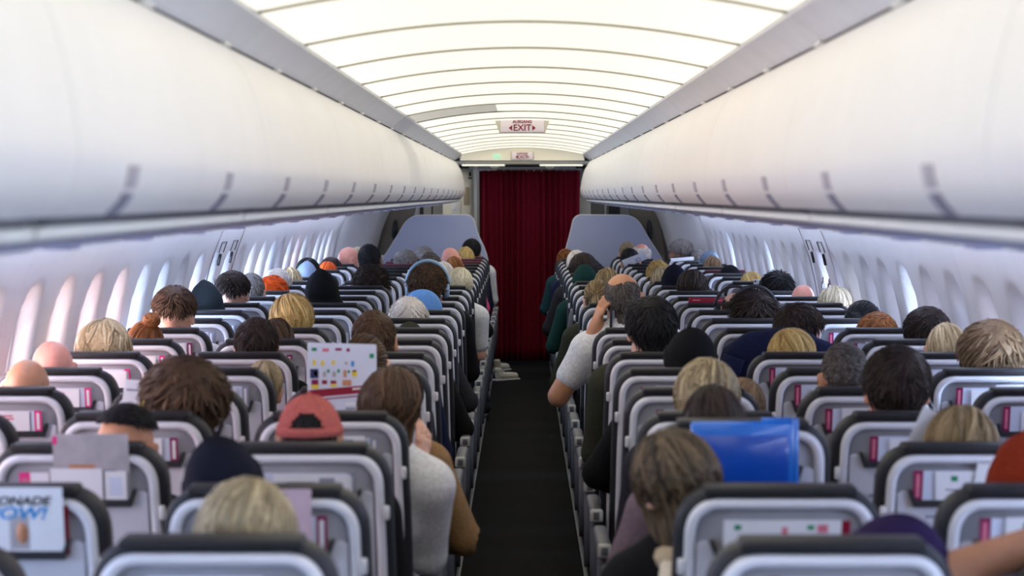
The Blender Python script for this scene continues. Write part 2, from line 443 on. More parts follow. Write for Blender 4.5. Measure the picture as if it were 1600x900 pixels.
# bulkhead dividers
def rounded(poly, rads, n=6):
    out = []; N = len(poly)
    for i, p in enumerate(poly):
        p = Vector(p); a = (Vector(poly[i - 1]) - p); b = (Vector(poly[(i + 1) % N]) - p); r = rads[i]
        if r <= 0: out.append(tuple(p)); continue
        r = min(r, a.length * .49, b.length * .49); a = p + a.normalized() * r; b = p + b.normalized() * r
        for k in range(n + 1):
            t = k / n; out.append(tuple(a * (1 - t) ** 2 + p * 2 * t * (1 - t) + b * t * t))
    return out
for sx, xin_top, xin_bot, nm in ((-1, .475, .325, 'left'), (1, .50, .40, 'right')):
    P = rounded([(sx * xin_bot, .02), (sx * xin_bot, 1.10), (sx * (xin_top - .03), 1.35), (sx * xin_top, 1.505), (sx * 1.09, 1.50), (sx * 1.22, 1.27), (sx * 1.38, 1.03), (sx * 1.42, .02)], [0, .3, .18, .10, .12, .1, .15, 0])
    m = MB(); m.prism(P, 22.18, 22.215, 'y', DIVIDER)
    o = m.build('bulkhead_divider')
    tag(o, 'pale blue-grey bulkhead divider %s the red curtain, behind the front row' % ('left of' if sx < 0 else 'right of'), 'divider')
    # thin light edge
    e = MB(); e.tube([(x, 22.197, z) for x, z in P[1:-1]], .008, LIP, 6); e.build('edge_strip', o)

# front wall with galley panels
m = MB()
m.box((-.93, 24.4, 1.2), (1.3, .06, 2.0), CREAM); m.box((1.0, 24.4, 1.2), (1.25, .06, 2.0), GREYWALL)
structure(m.build('wall_front'), 'front wall beyond the dividers')
dk = MB(); dk.box((0, 24.9, 1.2), (3.6, .06, 2.6), DARKDOOR); structure(dk.build('wall_front_dark'))
g = empty('galley_cabinet', (-.62, 23.2, 0)); tag(g, 'cream galley cabinet with flush doors left of the curtain', 'cabinet')
def gl(x0, x1, z0, z1, y, th, m, name, r=.004): return MB().box(((x0 + x1) / 2 + .62, y - 23.2, (z0 + z1) / 2), (x1 - x0, th, z1 - z0), m, r).build(name, g)
gl(-.80, -.50, .02, ZC + .30, 23.30, .20, CREAM, 'cabinet_body')
gl(-.60, -.515, 1.32, ZC + .12, 23.195, .012, CREAM, 'cabinet_door'); gl(-.72, -.62, 1.40, ZC - .02, 23.195, .012, LIP, 'cabinet_door')
gl(-.59, -.53, ZC - .10, ZC + .08, 23.188, .006, pm('tan inlay', srgb(176, 160, 132), .5, .05), 'inlay')
gl(-.537, -.515, ZC + .19, ZC + .235, 23.195, .012, PBLK, 'wall_phone'); gl(-.545, -.505, ZC + .165, ZC + .18, 23.195, .008, PBLK, 'switch')
gl(-.575, -.55, ZC - .03, ZC - .005, 23.19, .008, PAPER, 'notice'); gl(-.70, -.66, ZC - .155, ZC - .09, 23.19, .008, PAPER, 'notice')
# grey stowage left of it
s_ = empty('stowage_locker', (-1.0, 23.6, 0)); tag(s_, 'grey stowage locker with dark upright gaps above the left divider', 'locker')
def sl(x0, x1, z0, z1, y, th, m, name): return MB().box(((x0 + x1) / 2 + 1.0, y - 23.6, (z0 + z1) / 2), (x1 - x0, th, z1 - z0), m, .003).build(name, s_)
sl(-1.22, -.81, .02, 1.66, 23.7, .2, pm('stow grey', srgb(150, 146, 140), .5, .04), 'locker_body')
sl(-1.05, -1.01, 1.46, 1.62, 23.595, .01, PBLK, 'vent'); sl(-.93, -.915, 1.46, 1.62, 23.595, .01, PBLK, 'door_gap'); sl(-1.12, -1.075, 1.46, 1.62, 23.595, .012, METAL, 'handle')
s2 = empty('service_cabinet', (1.0, 23.6, 0)); tag(s2, 'grey beige service cabinet with a black screen above the right divider', 'cabinet')
def s2l(x0, x1, z0, z1, y, th, m, name): return MB().box(((x0 + x1) / 2 - 1.0, y - 23.6, (z0 + z1) / 2), (x1 - x0, th, z1 - z0), m, .003).build(name, s2)
s2l(.56, .70, .02, 1.78, 23.7, .2, CREAM, 'side_panel'); s2l(.70, 1.20, .02, 1.66, 23.72, .2, GREYWALL, 'cabinet_body')
s2l(.885, 1.0, 1.50, 1.61, 23.61, .01, PBLK, 'screen'); s2l(.84, .86, 1.46, 1.62, 23.61, .012, METAL, 'upright_trim')
structure(MB().box((-.462, 22.9, 1.0), (.028, .05, 2.0), pm('post', srgb(206, 204, 198), .45, .03)).build('trim_post'), 'white post left of the curtain')

# header over the curtain
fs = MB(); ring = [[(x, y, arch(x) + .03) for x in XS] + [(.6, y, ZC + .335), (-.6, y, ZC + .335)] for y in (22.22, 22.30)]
fs.loft(ring, FASCIA_GLOW, smooth=False); structure(fs.build('ceiling_end_fascia'), 'cream fascia with added glow closing the lit ceiling')
structure(MB().box((0, 22.9, ZC + .316), (1.42, .9, .03), CREAM, .005).build('ceiling_header'), 'pale header above the curtain')
structure(MB().box((0, 23.02, ZC + .272), (1.06, .05, .026), METAL, .004).build('trim_header_beam'), 'grey beam carrying the curtain rail')
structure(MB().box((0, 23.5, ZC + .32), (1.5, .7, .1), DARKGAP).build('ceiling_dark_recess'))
for sx, nm in ((-1, 'left'), (1, 'right')):
    r = empty('emergency_light', (sx * .27, 22.55, ZC + .293)); tag(r, 'small domed emergency light under the header on the %s' % nm, 'light')
    MB().box((sx * .11, 0, .0), (.42, .05, .016), pm('strip lamp', srgb(240, 240, 230), .4, .01, emit=(1, .97, .85), estr=.9), .004).build('lamp_strip', r)
    d = MB()
    d.loft([[(.040 * rr * math.cos(2 * PI * k / 14), .040 * rr * math.sin(2 * PI * k / 14), -.008 - zz) for k in range(14)] for rr, zz in ((1, 0), (1, .008), (.86, .02), (.5, .03), (.12, .034))], CREAM)
    d.build('dome', r)

for xx, ee in ((-1.0, 5.0), (.95, 1.6)):  # unseen fill lights added to brighten the front of the cabin
    structure(MB().box((xx, 22.85, 2.12), (.5, .3, .03), pm('added front fill %d' % (xx > 0), srgb(240, 238, 230), .4, .01, 3, emit=(1, .93, .78), estr=ee), .004).build('ceiling_added_fill'), 'unseen fill light added above the front area')
# curtain with its rail and hooks
cu = empty('curtain', (.06, 23.0, 0)); tag(cu, 'dark red pleated curtain closing the front of the aisle', 'curtain')
V = []; F = []; nx, nz = 220, 14; x0, x1 = -.43, .575
rr = random.Random(3); ph = [rr.uniform(0, 6.28) for _ in range(5)]
for j in range(nz + 1):
    z = .04 + (ZC + .247 - .04) * j / nz; low = 1 - j / nz
    for i in range(nx + 1):
        u = i / nx; x = x0 + (x1 - x0) * u + .012 * low * math.sin(9 * u + ph[0])
        a = u * 2 * PI * 17 + .9 * math.sin(u * 11 + ph[1]) + .5 * math.sin(3 * low + u * 5)
        amp = (.022 + .010 * math.sin(u * 17 + ph[2])) * (.75 + .5 * low)
        yy = amp * math.sin(a) + .006 * math.sin(2.3 * a + ph[3])
        V.append((x - .06, yy, z))
n1 = len(V)
V += [(v[0], v[1] + .004, v[2]) for v in V]
for j in range(nz):
    for i in range(nx):
        a = j * (nx + 1) + i; F.append((a, a + 1, a + nx + 2, a + nx + 1)); F.append((n1 + a, n1 + a + nx + 1, n1 + a + nx + 2, n1 + a + 1))
for i in range(nx): F.append((i, n1 + i, n1 + i + 1, i + 1)); t = nz * (nx + 1) + i; F.append((t, t + 1, n1 + t + 1, n1 + t))
obj('drape', mesh('drape', V, F, CURT), cu)
MB().tube([(-.53, 0, ZC + .262), (.53, 0, ZC + .262)], .007, METAL).build('rail', cu)
for k in range(14):
    xx = -.47 + .98 * k / 13
    MB().tube([(xx, 0, ZC + .262), (xx, -.004, ZC + .250), (xx, 0, ZC + .24)], .0035, HOOKM, 6).build('hook', cu)

# exit signs
def text_obj(name, s, size, loc, mat, parent, extrude=.0008, shear=0.0, align='CENTER', rot=(PI / 2, 0, 0), bold=0.0):
    c = bpy.data.curves.new(name, 'FONT'); c.body = s; c.size = size; c.extrude = extrude; c.align_x = align; c.align_y = 'CENTER'
    c.shear = shear; c.offset = bold; c.materials.append(mat)
    t = bpy.data.objects.new(name, c); col.objects.link(t); bpy.context.view_layer.update()
    me = bpy.data.meshes.new_from_object(t.evaluated_get(bpy.context.evaluated_depsgraph_get())); bpy.data.objects.remove(t)
    o = bpy.data.objects.new(name, me); o.location = loc; o.rotation_euler = rot
    return link(o, parent)
SIGNF = pm('sign face', srgb(232, 220, 226), .4, .01, 5, emit=(1, .9, .93), estr=.16)
SIGNR = pm('sign red', srgb(150, 22, 48), .5, .03)
def exit_sign(y, w, h, zt, label, lift):
    r = empty('exit_sign', (0, y, zt - h / 2)); tag(r, label, 'exit sign')
    MB().box((0, .03, 0), (w, .055, h), SIGNF, .006).build('sign_face', r)
    if lift: MB().prism([(-w * .66, h / 2 + .012), (w * .66, h / 2 + .012), (w * .53, -h / 2 - .004), (-w * .53, -h / 2 - .004)], .015, .07, 'y', CREAM).build('housing', r)
    else: MB().box((0, .05, 0), (w * 1.1, .03, h * 1.08), CREAM, .004).build('housing', r)
    text_obj('lettering', 'AUSGANG', h * .30, (0, -.0005, h * .29), SIGNR, r, bold=.0006)
    text_obj('lettering', 'EXIT', h * .66, (0, -.0005, -h * .16), SIGNR, r, bold=.0006)
    for s in (-1, 1):
        q = w * .235; MB().prism([(s * q, h * .04), (s * q, -h * .36), (s * (q + w * .075), -h * .16)], -.0015, .004, 'y', SIGNR).build('arrow', r)
exit_sign(14.0, .262, .082, ZC + .462, 'white AUSGANG EXIT sign hanging from the middle of the lit ceiling', True)
exit_sign(22.12, .205, .075, ZC + .416, 'smaller AUSGANG EXIT sign on the fascia above the curtain', False)
gs = MB().box((-.245, 22.215, ZC + .372), (.075, .012, .045), pm('green lamp', srgb(190, 236, 206), .4, .02, emit=(.55, 1, .7), estr=.5), .003).build('indicator_light')
tag(gs, 'pale green lit indicator beside the smaller exit sign', 'indicator light')

# overwing exit hatches drawn on the side walls
for sx, yc in ((-1, 13.25), (1, 13.3)):
    r = empty('overwing_exit', (sx * 1.72, yc, 1.3)); tag(r, 'overwing exit hatch with handle flaps in the %s sidewall' % ('left' if sx < 0 else 'right'), 'emergency exit')
    off = Vector(r.location); dkl = pm('hatch seam', srgb(160, 154, 156), .6, .05)
    def wp(y, z, t=.003): return Vector((sx * (wall_x(z) - t), y, z)) - off
    for ye in (yc - .52, yc + .52): MB().tube([wp(ye, z) for z in (1.5, 1.4, 1.3, 1.2, 1.1, 1.0, .9)], .004, dkl, 6).build('seam', r)
    for q, ye in enumerate((yc - .22, yc + .30)):
        MB().tube([wp(ye - .10, 1.37), wp(ye - .10, 1.43), wp(ye + .10, 1.43), wp(ye + .10, 1.37)], .0035, STRIP, 6).build('flap_outline', r)
        MB().tube([wp(ye - .02, 1.36, .006), wp(ye + .02, 1.30, .006)], .009, PBLK, 6).build('handle', r)
    for q in range(5): MB().box(wp(yc - .15 + .09 * q, 1.20 - .03 * (q % 3), .002), (.006, .05, .035), (GREYWALL, STRIP)[q % 2], .002).build('placard', r)

# ---------------------------------------------------------------- passenger seat
def tilt(v):
    v = Vector(v)
    if v.z > HINGE: v.y -= (v.z - HINGE) * TILT
    return v
def outl(i, y, top=1.12, n=9):
    pts = [(.214 - i, .40 + i), (.213 - i, .62), (.209 - i, .85), (.2055 - i, .96)]
    cx, cz, rx, rz = .118, top - .095, .086 - i, .095 - i; e = 2 / 2.25
    for k in range(n + 1):
        a = PI / 2 * k / n; pts.append((cx + rx * math.cos(a) ** e if math.cos(a) > 1e-6 else cx, cz + rz * math.sin(a) ** e if a > 1e-6 else cz))
    full = pts + [(-x, z) for x, z in reversed(pts)]
    return [Vector((x, y, z)) for x, z in full]
def seat_meshes():
    M = {}
    b = MB(); b.loft([outl(.03, .10), outl(.01, .095), outl(0, .07), outl(0, .018), outl(.006, .003), outl(.016, 0)], LEATHER); b.map(tilt); M['backrest'] = b.me('backrest')
    b = MB(); rings = [outl(.017, .002), outl(.0172, -.012), outl(.020, -.0185), outl(.026, -.0215), outl(.033, -.0205), outl(.0375, -.016), outl(.039, -.003)]
    b.loft(rings, SHELL, True, False); b.map(tilt); M['back_shell'] = b.me('back_shell')
    b = MB(); b.loft([outl(.0385, -.0005), outl(.0385, -.004)], RECESS); b.map(tilt); M['pocket_recess'] = b.me('recess')
    # folded tray with the pocket cut out of its top edge
    P = [(-.168, .47), (.168, .47), (.166, .80), (.163, 1.012), (.150, 1.018), (.140, 1.016), (.128, .984), (-.128, .984), (-.140, 1.016), (-.150, 1.018), (-.163, 1.012), (-.166, .80)]
    b = MB(); b.prism(P, -.006, -.0165, 'y', TRAY); b.prism([(x * .985, .475 + (z - .47) * .985) for x, z in P], -.0165, -.0185, 'y', TRAY)
    b.map(tilt); M['tray_table'] = b.me('tray')
    b = MB()
    b.prism([(-.132, 1.022), (-.122, .996), (.122, .996), (.132, 1.022), (.137, 1.020), (.126, .982), (-.126, .982), (-.137, 1.020)], -.006, -.034, 'y', POCKET)
    b.prism([(-.126, .982), (.126, .982), (.1275, .999), (-.1275, .999)], -.030, -.035, 'y', POCKET); b.map(tilt); M['literature_pocket'] = b.me('pocket')
    b = MB(); b.box((-.055, -.0195, .958), (.085, .002, .008), PLACARD); b.map(tilt); M['placard'] = b.me('placard')
    b = MB(); b.box((-.06, -.0195, .905), (.10, .002, .010), PLACARD); b.map(tilt); M['placard2'] = b.me('placard')
    b = MB(); b.box((0, .026, 1.116), (.300, .088, .021), FLAPM, .007); b.box((0, .108, 1.03), (.29, .03, .17), FLAPM, .013); b.map(tilt); M['headrest'] = b.me('headrest')
    b = MB(); b.box((0, .29, .412), (.425, .46, .10), LEATHER, .035, 3); M['seat_cushion'] = b.me('cushion')
    b = MB(); b.box((0, .26, .345), (.44, .40, .03), LEGM, .008); b.tube([(-.22, .09, .33), (.22, .09, .33)], .018, LEGM); b.tube([(-.22, .42, .33), (.22, .42, .33)], .018, LEGM); M['seat_frame'] = b.me('frame')
    b = MB(); b.tube([(0, .12, .33), (0, .04, .02)], .016, LEGM); b.box((0, .24, .015), (.04, .44, .03), LEGM, .006); b.tube([(0, .42, .33), (0, .43, .02)], .016, LEGM); M['leg'] = b.me('leg')
    b = MB(); b.box((0, .15, .628), (.046, .42, .04), ARMM, .014, 3); b.loft([[(sx_, .02 + .075 * math.cos(a), .47 + .15 * math.sin(a)) for a in [2 * PI * k / 20 for k in range(20)]] for sx_ in (-.017, .017)], ARMM); M['armrest'] = b.me('armrest')
    b = MB(); b.box((0, -.068, .630), (.044, .020, .044), ARMCAP, .008); b.box((0, -.0785, .630), (.020, .004, .025), ARMM, .003); M['armrest_cap'] = b.me('cap')
    for s in (-1, 1):
        b = MB(); b.box((s * .1935, -.012, .965), (.014, .022, .034), HOOKM, .005); b.map(tilt); M['coat_hook%d' % s] = b.me('hook')
    return M
SM = seat_meshes()
SIDEW = {'A': 'window', 'B': 'middle', 'C': 'aisle', 'D': 'aisle', 'E': 'middle', 'F': 'window'}
SKIP = {('A', 0), ('F', 0), ('A', 1), ('F', 1), ('A', 2), ('F', 2), ('F', 3)}
RAISE = {('D', 2): .055, ('C', 0): .012, ('D', 0): .010}
SEATS = {}
def make_seat(c, r):
    s = -1 if c in 'ABC' else 1
    o = empty('passenger_seat', (COLX[c], d_row(r) + BACKOFF, 0)); up = (0, 0, RAISE.get((c, r), 0))
    for k in ('backrest', 'back_shell', 'tray_table', 'headrest', 'seat_cushion', 'seat_frame'):
        obj(k, SM[k], o, up if k not in ('seat_cushion', 'seat_frame') else None)
    sh = obj('pocket_recess', SM['pocket_recess'], o, up); obj('literature_pocket', SM['literature_pocket'], o, up)
    obj('placard', SM['placard'], o, up); obj('placard', SM['placard2'], o, up)
    obj('coat_hook', SM['coat_hook%d' % (-s)], o, up)
    for x in (-.13, .13): obj('leg', SM['leg'], o, (x, 0, 0))
    a = obj('armrest', SM['armrest'], o, (-s * .2585 if c in 'ABC' else -.2585 * s, 0, 0)); obj('armrest_cap', SM['armrest_cap'], a)
    SEATS[(c, r)] = o
    return o
for r in range(NROWS):
    for c in 'ABCDEF':
        if (c, r) not in SKIP: make_seat(c, r)
for key in (('C', 22), ('C', 23), ('B', 21), ('B', 20), ('C', 21), ('F', 18)):
    for ch in SEATS[key].children:
        if ch.name.startswith('headrest'):
            ch.material_slots[0].link = 'OBJECT'; ch.material_slots[0].material = FLAPRED; ch['label'] = 'maroon headrest'

# ---------------------------------------------------------------- people: bodies grown as one continuous surface
def surface_nets(f, xs, ys, zs):
    nx, ny, nz = f.shape
    ins = f < 0
    c = np.zeros((nx - 1, ny - 1, nz - 1), dtype=np.int8)
    for dx in (0, 1):
        for dy in (0, 1):
            for dz in (0, 1): c += ins[dx:nx - 1 + dx, dy:ny - 1 + dy, dz:nz - 1 + dz]
    act = (c > 0) & (c < 8)
    I, J, K = np.nonzero(act)
    idx = np.full(act.shape, -1, dtype=np.int64); idx[I, J, K] = np.arange(len(I))
    acc = np.zeros((len(I), 3)); cnt = np.zeros(len(I))
    ax = [xs, ys, zs]
    corners = [(a, b, d) for a in (0, 1) for b in (0, 1) for d in (0, 1)]
    for p in corners:
        for k in range(3):
            if p[k] == 1: continue
            q = list(p); q[k] = 1
            fa = f[I + p[0], J + p[1], K + p[2]]; fb = f[I + q[0], J + q[1], K + q[2]]
            m = (fa < 0) != (fb < 0)
            t = np.where(m, fa / np.where(m, fa - fb, 1), 0)
            P0 = np.stack([xs[I + p[0]], ys[J + p[1]], zs[K + p[2]]], 1); P1 = np.stack([xs[I + q[0]], ys[J + q[1]], zs[K + q[2]]], 1)
            acc += np.where(m[:, None], P0 + (P1 - P0) * t[:, None], 0); cnt += m
    V = acc / cnt[:, None]
    Q = []
    for k in range(3):
        sl0 = [slice(1, n - 1) for n in (nx, ny, nz)]; sl1 = list(sl0)
        sl0[k] = slice(0, (nx, ny, nz)[k] - 1); sl1[k] = slice(1, (nx, ny, nz)[k])
        a = ins[tuple(sl0)]; b = ins[tuple(sl1)]
        E = np.argwhere(a != b); 
        if not len(E): continue
        flip = a[E[:, 0], E[:, 1], E[:, 2]]
        E = E + 1; E[:, k] -= 1
        u, v = [(1, 2), (2, 0), (0, 1)][k]
        def cell(du, dv):
            g = E.copy(); g[:, u] -= du; g[:, v] -= dv
            return idx[g[:, 0], g[:, 1], g[:, 2]]
        q = np.stack([cell(1, 1), cell(0, 1), cell(0, 0), cell(1, 0)], 1)
        q[~flip] = q[~flip][:, ::-1]
        Q.append(q)
    return V, np.concatenate(Q)

class SDF:
    def __init__(s, xs, ys, zs):
        s.x, s.y, s.z = [np.asarray(a, dtype=np.float64) for a in (xs, ys, zs)]
        s.f = np.full((len(s.x), len(s.y), len(s.z)), .3)
    def _sub(s, lo, hi, m):
        sl = []; g = []
        for a, l, h in zip((s.x, s.y, s.z), lo, hi):
            i0 = max(0, np.searchsorted(a, l - m) - 1); i1 = min(len(a), np.searchsorted(a, h + m) + 1); sl.append(slice(i0, i1)); g.append(a[i0:i1])
        return tuple(sl), np.meshgrid(*g, indexing='ij', sparse=True)
    def _mix(s, sl, d, k, sub):
        a = s.f[sl]
        if sub:
            d = -d; h = np.maximum(k - np.abs(a - d), 0) / k; s.f[sl] = np.maximum(a, d) + h * h * k * .25
        else:
            h = np.maximum(k - np.abs(a - d), 0) / k; s.f[sl] = np.minimum(a, d) - h * h * k * .25
    def cone(s, a, b, ra, rb, k=.02, sub=False):
        a = np.array(a, float); b = np.array(b, float); R = max(ra, rb)
        sl, (X, Y, Z) = s._sub(np.minimum(a, b) - R, np.maximum(a, b) + R, k + .03)
        ab = b - a; L = max(ab @ ab, 1e-9)
        t = np.clip(((X - a[0]) * ab[0] + (Y - a[1]) * ab[1] + (Z - a[2]) * ab[2]) / L, 0, 1)
        d = np.sqrt((X - a[0] - t * ab[0]) ** 2 + (Y - a[1] - t * ab[1]) ** 2 + (Z - a[2] - t * ab[2]) ** 2) - (ra + (rb - ra) * t)
        s._mix(sl, d, k, sub); return s
    def ell(s, c, r, k=.02, sub=False, R=None):
        c = np.array(c, float); r = np.array(r, float); m = max(r)
        sl, (X, Y, Z) = s._sub(c - m, c + m, k + .03)
        x, y, z = X - c[0], Y - c[1], Z - c[2]
        if R is not None:
            x, y, z = [R[0][i] * x + R[1][i] * y + R[2][i] * z for i in range(3)]
        k0 = np.sqrt((x / r[0]) ** 2 + (y / r[1]) ** 2 + (z / r[2]) ** 2); k1 = np.sqrt((x / r[0] ** 2) ** 2 + (y / r[1] ** 2) ** 2 + (z / r[2] ** 2) ** 2)
        d = k0 * (k0 - 1) / np.maximum(k1, 1e-6)
        s._mix(sl, d, k, sub); return s
    def mesh(s): return surface_nets(s.f, s.x, s.y, s.z)

def grid(lo, hi, coarse, fines):
    """axis samples, finer inside the given (lo, hi, step) intervals"""
    out = [lo]
    while out[-1] < hi:
        st = coarse
        for a, b, f in fines:
            if a <= out[-1] <= b: st = min(st, f)
        out.append(out[-1] + st)
    return out

HEADC = Vector((0, .085, 1.175))       # skull centre of an upright sitter, seat frame
def head_sdf(S, H):
    """head modelled in its own frame; H places it"""
    R = np.array(H.to_3x3()); 
    def p(*v): return tuple(H @ Vector(v))
    def E(c, r, k=.02, sub=False): S.ell(p(*c), r, k, sub, R)
    E((0, -.004, .012), (.074, .093, .090), .02)
    E((0, .028, -.045), (.058, .066, .084), .04)
    S.cone(p(-.045, .02, -.075), p(0, .078, -.108), .026, .020, .03); S.cone(p(.045, .02, -.075), p(0, .078, -.108), .026, .020, .03)
    E((0, .084, .026), (.052, .014, .010), .02)
    S.ell(p(-.031, .100, .003), (.016, .012, .012), .012, True); S.ell(p(.031, .100, .003), (.016, .012, .012), .012, True)
    S.ell(p(-.031, .0805, .002), (.0125,) * 3, .003); S.ell(p(.031, .0805, .002), (.0125,) * 3, .003)
    S.cone(p(0, .092, .004), p(0, .113, -.036), .008, .0125, .012); S.ell(p(-.012, .102, -.040), (.008,) * 3, .01); S.ell(p(.012, .102, -.040), (.008,) * 3, .01)
    E((0, .0915, -.066), (.024, .010, .0065), .006); E((0, .0895, -.078), (.020, .010, .007), .006)
    for sx in (-1, 1):
        Re = R @ np.array(Euler((0, 0, sx * -.45)).to_matrix())
        S.ell(p(sx * .081, -.010, -.012), (.009, .021, .033), .008, False, Re); S.ell(p(sx * .090, -.004, -.010), (.007, .010, .016), .006, True, Re)

def hand_sdf(S, w, d, n, side, curl=.5):
    """palm with four fingers and a thumb; w wrist, d finger direction, n palm-down normal, side +1/-1 puts the thumb"""
    w, d, n = Vector(w), Vector(d).normalized(), Vector(n); n = (n - d * n.dot(d)).normalized(); l = d.cross(n) * side
    S.cone(w, w + d * .03, .025, .027, .02)
    for q in (-.6, .0, .6): S.cone(w + d * .02 + l * .022 * q, w + d * .078 + l * .034 * q, .015, .0125, .012)
    for i, (off, L) in enumerate(((.033, .066), (.011, .075), (-.011, .070), (-.031, .054))):
        b = w + d * .082 + l * off; d1 = (d + n * curl * .7 + l * off * 1.2).normalized(); m = b + d1 * L * .5; d2 = (d + n * curl * 2.0).normalized(); e = m + d2 * L * .5
        S.cone(b - d * .01, m, .0092, .0085, .004); S.cone(m, e, .0085, .0072, .004)
    b = w + d * .022 + l * .022; m = b + (d * .6 + l * .75 + n * .25).normalized() * .042; e = m + (d * .9 + l * .25 + n * .35).normalized() * .034
    S.cone(b, m, .013, .0105, .008); S.cone(m, e, .0105, .0085, .005)

POSES = {
    'lap': dict(LE=(-.212, .13, .725), LW=(-.10, .34, .655), RE=(.212, .13, .725), RW=(.10, .34, .655)),
    'turn_left': dict(yaw=.55, LE=(-.212, .13, .725), LW=(-.10, .34, .655), RE=(.212, .13, .725), RW=(.10, .34, .655)),
    'turn_right': dict(yaw=-1.0, LE=(-.212, .13, .725), LW=(-.10, .34, .655), RE=(.212, .13, .725), RW=(.10, .34, .655)),
    'read': dict(pitch=-.22, LE=(-.225, .20, .74), LW=(-.11, .40, .84), RE=(.225, .20, .74), RW=(.11, .40, .84), hd=(0, .55, .8)),
    'phone': dict(yaw=-.12, LE=(-.30, .10, .795), LW=(-.125, .06, 1.06), RE=(.235, .13, .725), RW=(.10, .34, .655), lhd=(.35, -.1, 1), lhn=(1, .35, -.2)),
    'hold': dict(pitch=-.1, LE=(-.20, .20, .76), LW=(-.115, .37, .985), RE=(.20, .20, .76), RW=(.115, .37, .985), hd=(0, .35, .9)),
    'elbow_out': dict(LE=(-.235, .13, .725), LW=(-.10, .34, .655), RE=(.335, .12, .74), RW=(.14, .34, .66)),
    'profile_left': dict(yaw=1.1, LE=(-.212, .13, .725), LW=(-.10, .34, .655), RE=(.212, .13, .725), RW=(.10, .34, .655)),
    'elbow_mid': dict(LE=(-.212, .13, .725), LW=(-.10, .34, .655), RE=(.285, .12, .74), RW=(.14, .34, .66)),
    'elbow_left': dict(RE=(.212, .13, .725), RW=(.10, .34, .655), LE=(-.285, .12, .74), LW=(-.14, .34, .66)),
    'raised': dict(LE=(-.37, .045, 1.015), LW=(-.135, .055, 1.12), RE=(.235, .13, .725), RW=(.10, .34, .655), lhd=(1, .1, .45), lhn=(.2, .3, -1)),
}
def body_parts(pose):
    P = POSES[pose]
    hd = Matrix.Translation(HEADC) @ Matrix.Translation((0, -.02, -.10)) @ Euler((P.get('pitch', 0), 0, P.get('yaw', 0)), 'ZYX').to_matrix().to_4x4() @ Matrix.Translation((0, .02, .10))
    return P, hd
TORSO = [((0, .165, .56), (0, .150, .70), .125, .118), ((0, .150, .70), (0, .115, .88), .118, .125)]
def torso(S, g=0.0):
    S.ell((0, .165, .545), (.172 + g, .122 + g, .105 + g), .05)
    S.ell((0, .150, .70), (.148 + g, .108 + g, .16), .06)
    S.ell((0, .115, .87), (.165 + g, .108 + g, .15), .06)
    S.cone((-.145, .085, .975), (.145, .085, .975), .058 + g, .058 + g, .06)
    for s in (-1, 1): S.cone((s * .04, .075, 1.045), (s * .15, .085, .985), .044 + g, .052 + g, .04)
def arm(S, P, s, g=0.0, frac=1.0, wrist=True):
    Eb, W = (P['LE'], P['LW']) if s < 0 else (P['RE'], P['RW'])
    sh = Vector((s * .170, .085, .970)); Eb = Vector(Eb); W = Vector(W)
    e = sh.lerp(Eb, min(1, frac)); S.cone(sh, e, .053 + g, .053 + g - .012 * min(1, frac), .035)
    if frac > 1: S.cone(Eb, Eb.lerp(W, frac - 1), .041 + g, .041 - .013 * (frac - 1) + g, .02)
def legs(S, g=0.0, feet=True):
    for s in (-1, 1):
        S.cone((s * .085, .18, .535), (s * .115, .565, .53), .088 + g, .062 + g, .04)
        S.cone((s * .115, .565, .53), (s * .115, .545, .30), .062 + g, .058 + g, .03); S.cone((s * .115, .545, .30), (s * .115, .52, .10), .058 + g, .040 + g, .03)
        if feet: S.cone((s * .115, .51, .045), (s * .12, .66, .035), .036, .032, .03); S.cone((s * .115, .52, .10), (s * .115, .52, .05), .038, .036, .02)
BODY = {}
def make_body(pose):
    P, H = body_parts(pose)
    xs = grid(-.42, .36, .0095, [(-.12, .12, .0055)]); ys = grid(-.10, .74, .011, [(-.03, .21, .0055), (.33, .50, .007)]); zs = grid(-.005, 1.31, .013, [(1.0, 1.31, .0055), (.60, .70, .008), (.80, 1.0, .009)])
    S = SDF(xs, ys, zs)
    torso(S); legs(S)
    for s in (-1, 1): arm(S, P, s, 0, 2)
    S.cone((0, .072, 1.02), tuple(H @ Vector((0, -.012, -.07))), .060, .052, .03)
    head_sdf(S, H)
    for s in (-1, 1):
        W = Vector(P['LW'] if s < 0 else P['RW']); Eb = Vector(P['LE'] if s < 0 else P['RE'])
        d = P.get('hd', None) or (W - Eb).normalized(); n = (0, .25, -1) if 'hd' not in P else (-s * .9, .6, 0)
        if s < 0 and 'lhd' in P: d = P['lhd']; n = P['lhn']
        hand_sdf(S, W, d, n, -s if 'hd' not in P else s, .42)
    V, Q = S.mesh()
    # skin, lips, eye whites and irises by where they lie on the head
    Hi = np.array(H.inverted()); C = V[Q].mean(1); L = C @ Hi[:3, :3].T + Hi[:3, 3]
    mi = np.zeros(len(Q), dtype=np.int32)
    lips = (np.abs(L[:, 0]) < .024) & (L[:, 1] > .088) & (L[:, 2] < -.058) & (L[:, 2] > -.085); mi[lips] = 1
    for s in (-1, 1):
        e = np.sqrt((L[:, 0] - s * .031) ** 2 + (L[:, 2] - .002) ** 2)
        e2 = np.sqrt((L[:, 0] - s * .031) ** 2 + (1.9 * (L[:, 2] - .001)) ** 2); mi[(e2 < .0105) & (L[:, 1] > .084) & (L[:, 1] < .1)] = 2; mi[(e < .0056) & (e2 < .0105) & (L[:, 1] > .084) & (L[:, 1] < .1)] = 3
    return mesh('person', V, Q, [MATS['skin base'], LIPSK, EYEW, IRIS], True, mi), H
